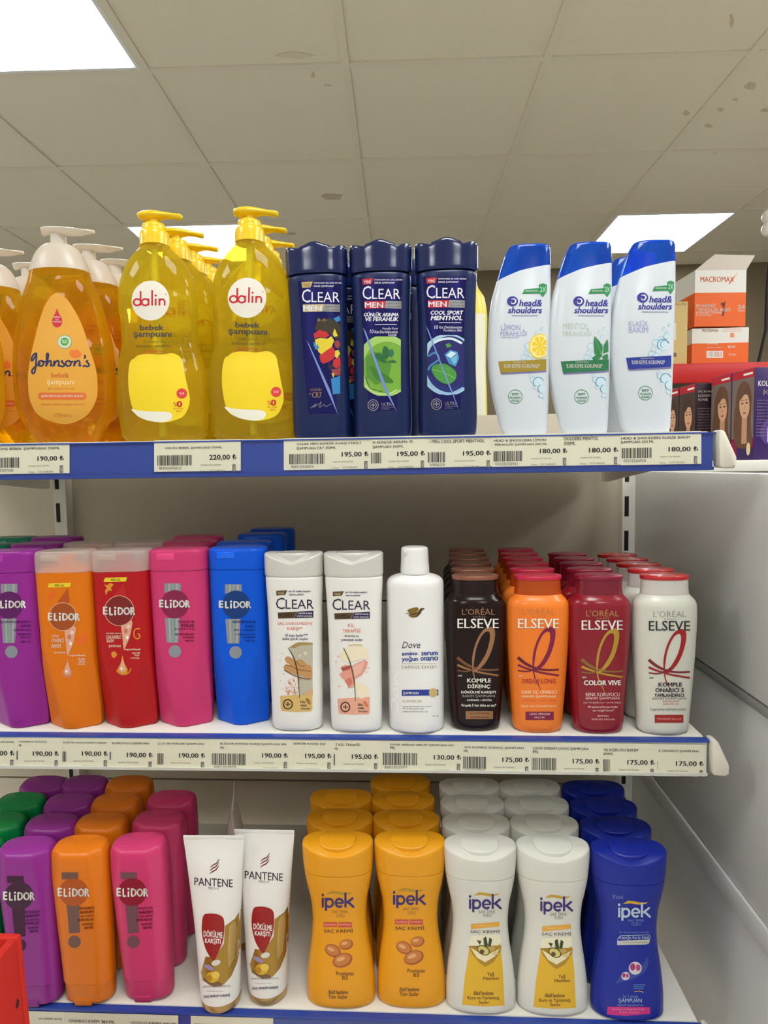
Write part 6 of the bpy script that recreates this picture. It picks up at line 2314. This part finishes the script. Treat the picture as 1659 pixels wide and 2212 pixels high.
def art_lo(a):
    a.text('MACROMAX', 1517, 1552, 711, 717, ORC, 1, bold=.01)
    a.text('TEMİZLİK ÜRÜNLERİ', 1563, 1601, 709, 712, ORC, 1); a.text('SANAYİ VE TİC. A.Ş.', 1560, 1603, 714, 717, ORC, 1)
    a.rect(1577, 719, 1586, 729, mat((236, 150, 110), .5), 1)
    a.text('Gramaj', 1527, 1550, 740, 745, WHC, 1); a.text('İçindekiler ve kullanım', 1528, 1558, 748, 752, WHC, 1)
    a.rect(1526, 758, 1562, 773, WHC, 1)
    rnd = random.Random(5)
    x = 1531.0
    while x < 1558:
        a.rect(x, 760, x + 1, 771, mat((200, 120, 90), .5), 2)
        x += 1.6 + rnd.random() * 1.6
    a.text('24 Adet', 1574, 1590, 763, 768, WHC, 1); a.text('80x50', 1572, 1588, 746, 752, WHC, 1)


lo = carton(1494, 1618, 783, 699, .3, 2.42, 'carton', 'lower orange and white carton on the red shelf, with a barcode', 'box', [(0, .6, ORC), (.6, 1, WHC)], z=zs + .0005, art=art_lo, group='orange and white cartons')
up_ = carton(1498, 1615, 697, 572, .3, 2.42, 'carton', 'upper orange and white carton with open top flaps, stacked on the lower one', 'box', [(0, .6, ORC), (.6, 1, WHC)], rz=4, art=art_up, flaps=True, group='orange and white cartons')
up_.location[2] = zs + .0012 + (at_y(1494, 699, 2.42)[2] - at_y(1494, 783, 2.42)[2])
carton(1420, 1486, 783, 645, .06, 2.38, 'carton', 'tan cardboard carton leaning beside the orange ones on the red shelf', 'box', [(0, 1, mat((212, 184, 122), .6))], z=zs + .0005,
       art=lambda a: (a.text('AMBALAJ', 1432, 1481, 654, 661, mat((130, 106, 66), .6), 1), a.rect(1452, 698, 1460, 735, WHC, 1), a.rect(1440, 762, 1461, 771, mat((120, 104, 76), .6), 1)))
# thin cable hanging beside the cartons
s0, s1 = at_y(1656, 640, 2.5), at_y(1638, 784, 2.5)
t = empty('cable', tuple(s1), 'thin black cable hanging beside the orange cartons at the right edge', 'cable')
f = MB()
m_ = (s0 + s1) / 2 + np.array([.012, 0, 0])
e_ = at_y(1659, 575, 2.5)
f.tube([tuple(e_ - s1), tuple(s0 - s1), tuple(m_ - s1), (0, 0, 0)], .0055)
f.build('cord', BLACK, t, smooth=True)

# nearer fixture just past the end panel, with hair colour boxes standing at an angle
ZN = ZE + .004
xa, xb = XP + .03, 1.5
t = empty('side_fixture', ((xa + xb) / 2, 1.25, ZN - .02), 'white shelf beyond the grey end panel, carrying hair colour boxes', 'shelf')
hx = (xb - xa) / 2
f = MB(); f.box(-hx, hx, -.1, .55, .0, .02); f.build('deck', WHITE_METAL, t, bevel=.003)
f = MB(); f.box(-hx, hx, -.08, .5, -1.0, -.001); f.build('carcass', GREYP, t)

SKIN, HAIR1, HAIR2 = mat((214, 166, 134), .5), mat((70, 44, 32), .5), mat((104, 70, 50), .5)
DKP, MAG, PURP = mat((40, 14, 30), .4), mat((140, 22, 70), .4), mat((54, 26, 92), .4)


def colour_box(px, y, hh, rz, label, kind, first=None):
    """box standing with its portrait side turned left and its text side turned right"""
    p = at_y(px, 900, y)
    t = empty('hair_colour_box', (p[0], p[1], ZN + .0005), label, 'box', 'hair colour boxes', (0, 0, math.radians(rz)))
    w, d = .07, .06                                     # w: portrait face (faces local -y), d: text face (faces local +x)
    f = MB()
    f.box(-w, 0, 0, d, 0, hh)
    f.build('carton', {'dark': DKP, 'purple': PURP}[kind], t, bevel=.0008)

    def face(pts, m, lst, k):
        lst.append((pts, m, k))
    L1 = []
    R_ = random.Random(kind)
    bg = mat((74, 58, 52), .5) if kind == 'dark' else mat((120, 104, 96), .5)
    rect = lambda x0, x1, z0, z1: [(x0, z0), (x1, z0), (x1, z1), (x0, z1)]
    face(rect(.001, w - .001, .001, hh - .001), bg, L1, 0)
    face(rect(.001, w - .001, hh - .016, hh - .001), mat((190, 24, 50), .4), L1, 1)
    face(rect(.036, .064, hh - .011, hh - .007), PAPERW, L1, 2)
    if kind == 'purple':
        face(rect(.001, w - .001, .001, .04), MAG, L1, 1)
        face(rect(.02, w - .001, .001, .022), PURP, L1, 2)
    el = lambda cx, cz, rx, rz_, r=0.0, n=20: [(cx + rx * math.cos(q) * math.cos(r) - rz_ * math.sin(q) * math.sin(r), cz + rx * math.cos(q) * math.sin(r) + rz_ * math.sin(q) * math.cos(r)) for q in (2 * math.pi * k / n for k in range(n))]
    h0 = hh - .066
    hair = HAIR1 if kind == 'dark' else HAIR2
    face(smooth_pts([(.014, .03), (.008, .06), (.012, h0), (.018, h0 + .03), (.034, h0 + .045), (.054, h0 + .036), (.062, h0 + .01), (.06, .07), (.066, .03), (.05, .02), (.03, .022)], 4), hair, L1, 2)
    face(rect(.034, .05, .03, h0 - .012), mat((196, 146, 116), .5), L1, 3)
    face(el(.041, h0, .0155, .025, .12), SKIN, L1, 4)
    face(smooth_pts([(.024, h0 + .014), (.03, h0 + .03), (.046, h0 + .03), (.058, h0 + .012), (.052, h0 + .018), (.04, h0 + .02), (.03, h0 + .012)], 4), hair, L1, 5)
    for ex in (.035, .048):
        face(el(ex, h0 + .004, .0035, .0014), mat((40, 24, 22), .5), L1, 5)
        face([(ex - .005, h0 + .009), (ex + .004, h0 + .0095), (ex + .004, h0 + .0105), (ex - .005, h0 + .0103)], hair, L1, 5)
    face(el(.042, h0 - .014, .005, .0017), mat((176, 70, 76), .5), L1, 5)
    face([(.041, h0 + .002), (.044, h0 - .006), (.041, h0 - .0066)], mat((190, 136, 108), .5), L1, 5)
    if kind == 'purple':
        face(el(.056, .02, .006, .012), mat((226, 206, 160), .4), L1, 6)
    V, Fc, fm, ms = [], [], [], []
    for pts, m, k in L1:
        n = len(V)
        V += [(x - w, -.0003 - .00008 * k, zz) for x, zz in pts]
        Fc.append(tuple(range(n, n + len(pts))))
        if m not in ms: ms.append(m)
        fm.append(ms.index(m))
    link_mesh('portrait_panel', V, Fc, ms, t, fm, smooth=False)
    # text side
    V, Fc, fm = [], [], []
    ms = [PAPERW, mat((150, 140, 150), .5), mat((86, 56, 130), .4)]

    def put(vv, ff, x0, x1, z0, z1, mi):
        lo_, hi_ = vv.min(0), vv.max(0)
        u_ = (vv - lo_) / np.maximum(hi_ - lo_, 1e-6)
        n = len(V)
        V.extend([(.0003, x0 + q[0] * (x1 - x0), z0 + q[1] * (z1 - z0)) for q in u_])
        Fc.extend([tuple(i + n for i in f_) for f_ in ff]); fm.extend([mi] * len(ff))
    if kind == 'purple':
        put(*text_mesh('KOLESTON', .03), .006, .056, hh - .034, hh - .024, 0)
        put(*text_mesh('KIT', .01), .016, .05, hh - .05, hh - .04, 1)
        zz = hh - .058
    else:
        for k, s_ in enumerate(('SAÇ BOYASI', 'KALICI KREM', 'RENK')):
            put(*text_mesh(s_, .02), .005, .034 - .004 * k, hh - .02 - .008 * k, hh - .015 - .008 * k, 0)
        put(*text_mesh('4.0', .02), .044, .056, hh - .022, hh - .014, 0)
        zz = hh - .05
    for k in range(12):
        s_ = R_.choice(('Kullanım talimatı içindedir', 'Uygulama öncesi deneyiniz', 'Kalıcı saç boyası seti'))
        put(*text_mesh(s_), .005, .05 + R_.random() * .006, zz - .0058 * k - .003, zz - .0058 * k, 1)
    if kind == 'purple':
        n = len(V)
        V.extend([(.0002, .032 + .02 * math.cos(q), .05 + .024 * math.sin(q)) for q in np.arange(24) * .2618])
        Fc.append(tuple(range(n, n + 24))); fm.append(2)
        n = len(V)
        V.extend([(.0004, x_, z_) for x_, z_ in ((.026, .032), (.038, .032), (.038, .058), (.035, .066), (.029, .066), (.026, .058))])
        Fc.append(tuple(range(n, n + 6))); fm.append(0)
    link_mesh('text_panel', V, Fc, ms, t, fm, smooth=False)
    return t


b1 = colour_box(1629, 1.215, .167, -84, 'purple hair colour box nearest the picture edge, its lettered side in view', 'purple')
dirx = Vector((math.cos(math.radians(-84)), math.sin(math.radians(-84)), 0))
b2 = copy_tree(b1, Vector(b1.location) - dirx * .0715, math.radians(-84), 'hair colour box with a long-haired portrait, behind the purple lettered side', 'hair colour boxes')
b2.location = Vector(b1.location) - dirx * .0715 - Vector((0, 0, 0))
b3 = colour_box(1502, 1.36, .158, -86, 'dark hair colour box with fine print side, next to the white bottles', 'dark')
dx3 = Vector((math.cos(math.radians(-86)), math.sin(math.radians(-86)), 0))
copy_tree(b3, Vector(b3.location) - dx3 * .0715, math.radians(-86), 'dark hair colour box half hidden by the white bottle with the blue stripe', 'hair colour boxes')
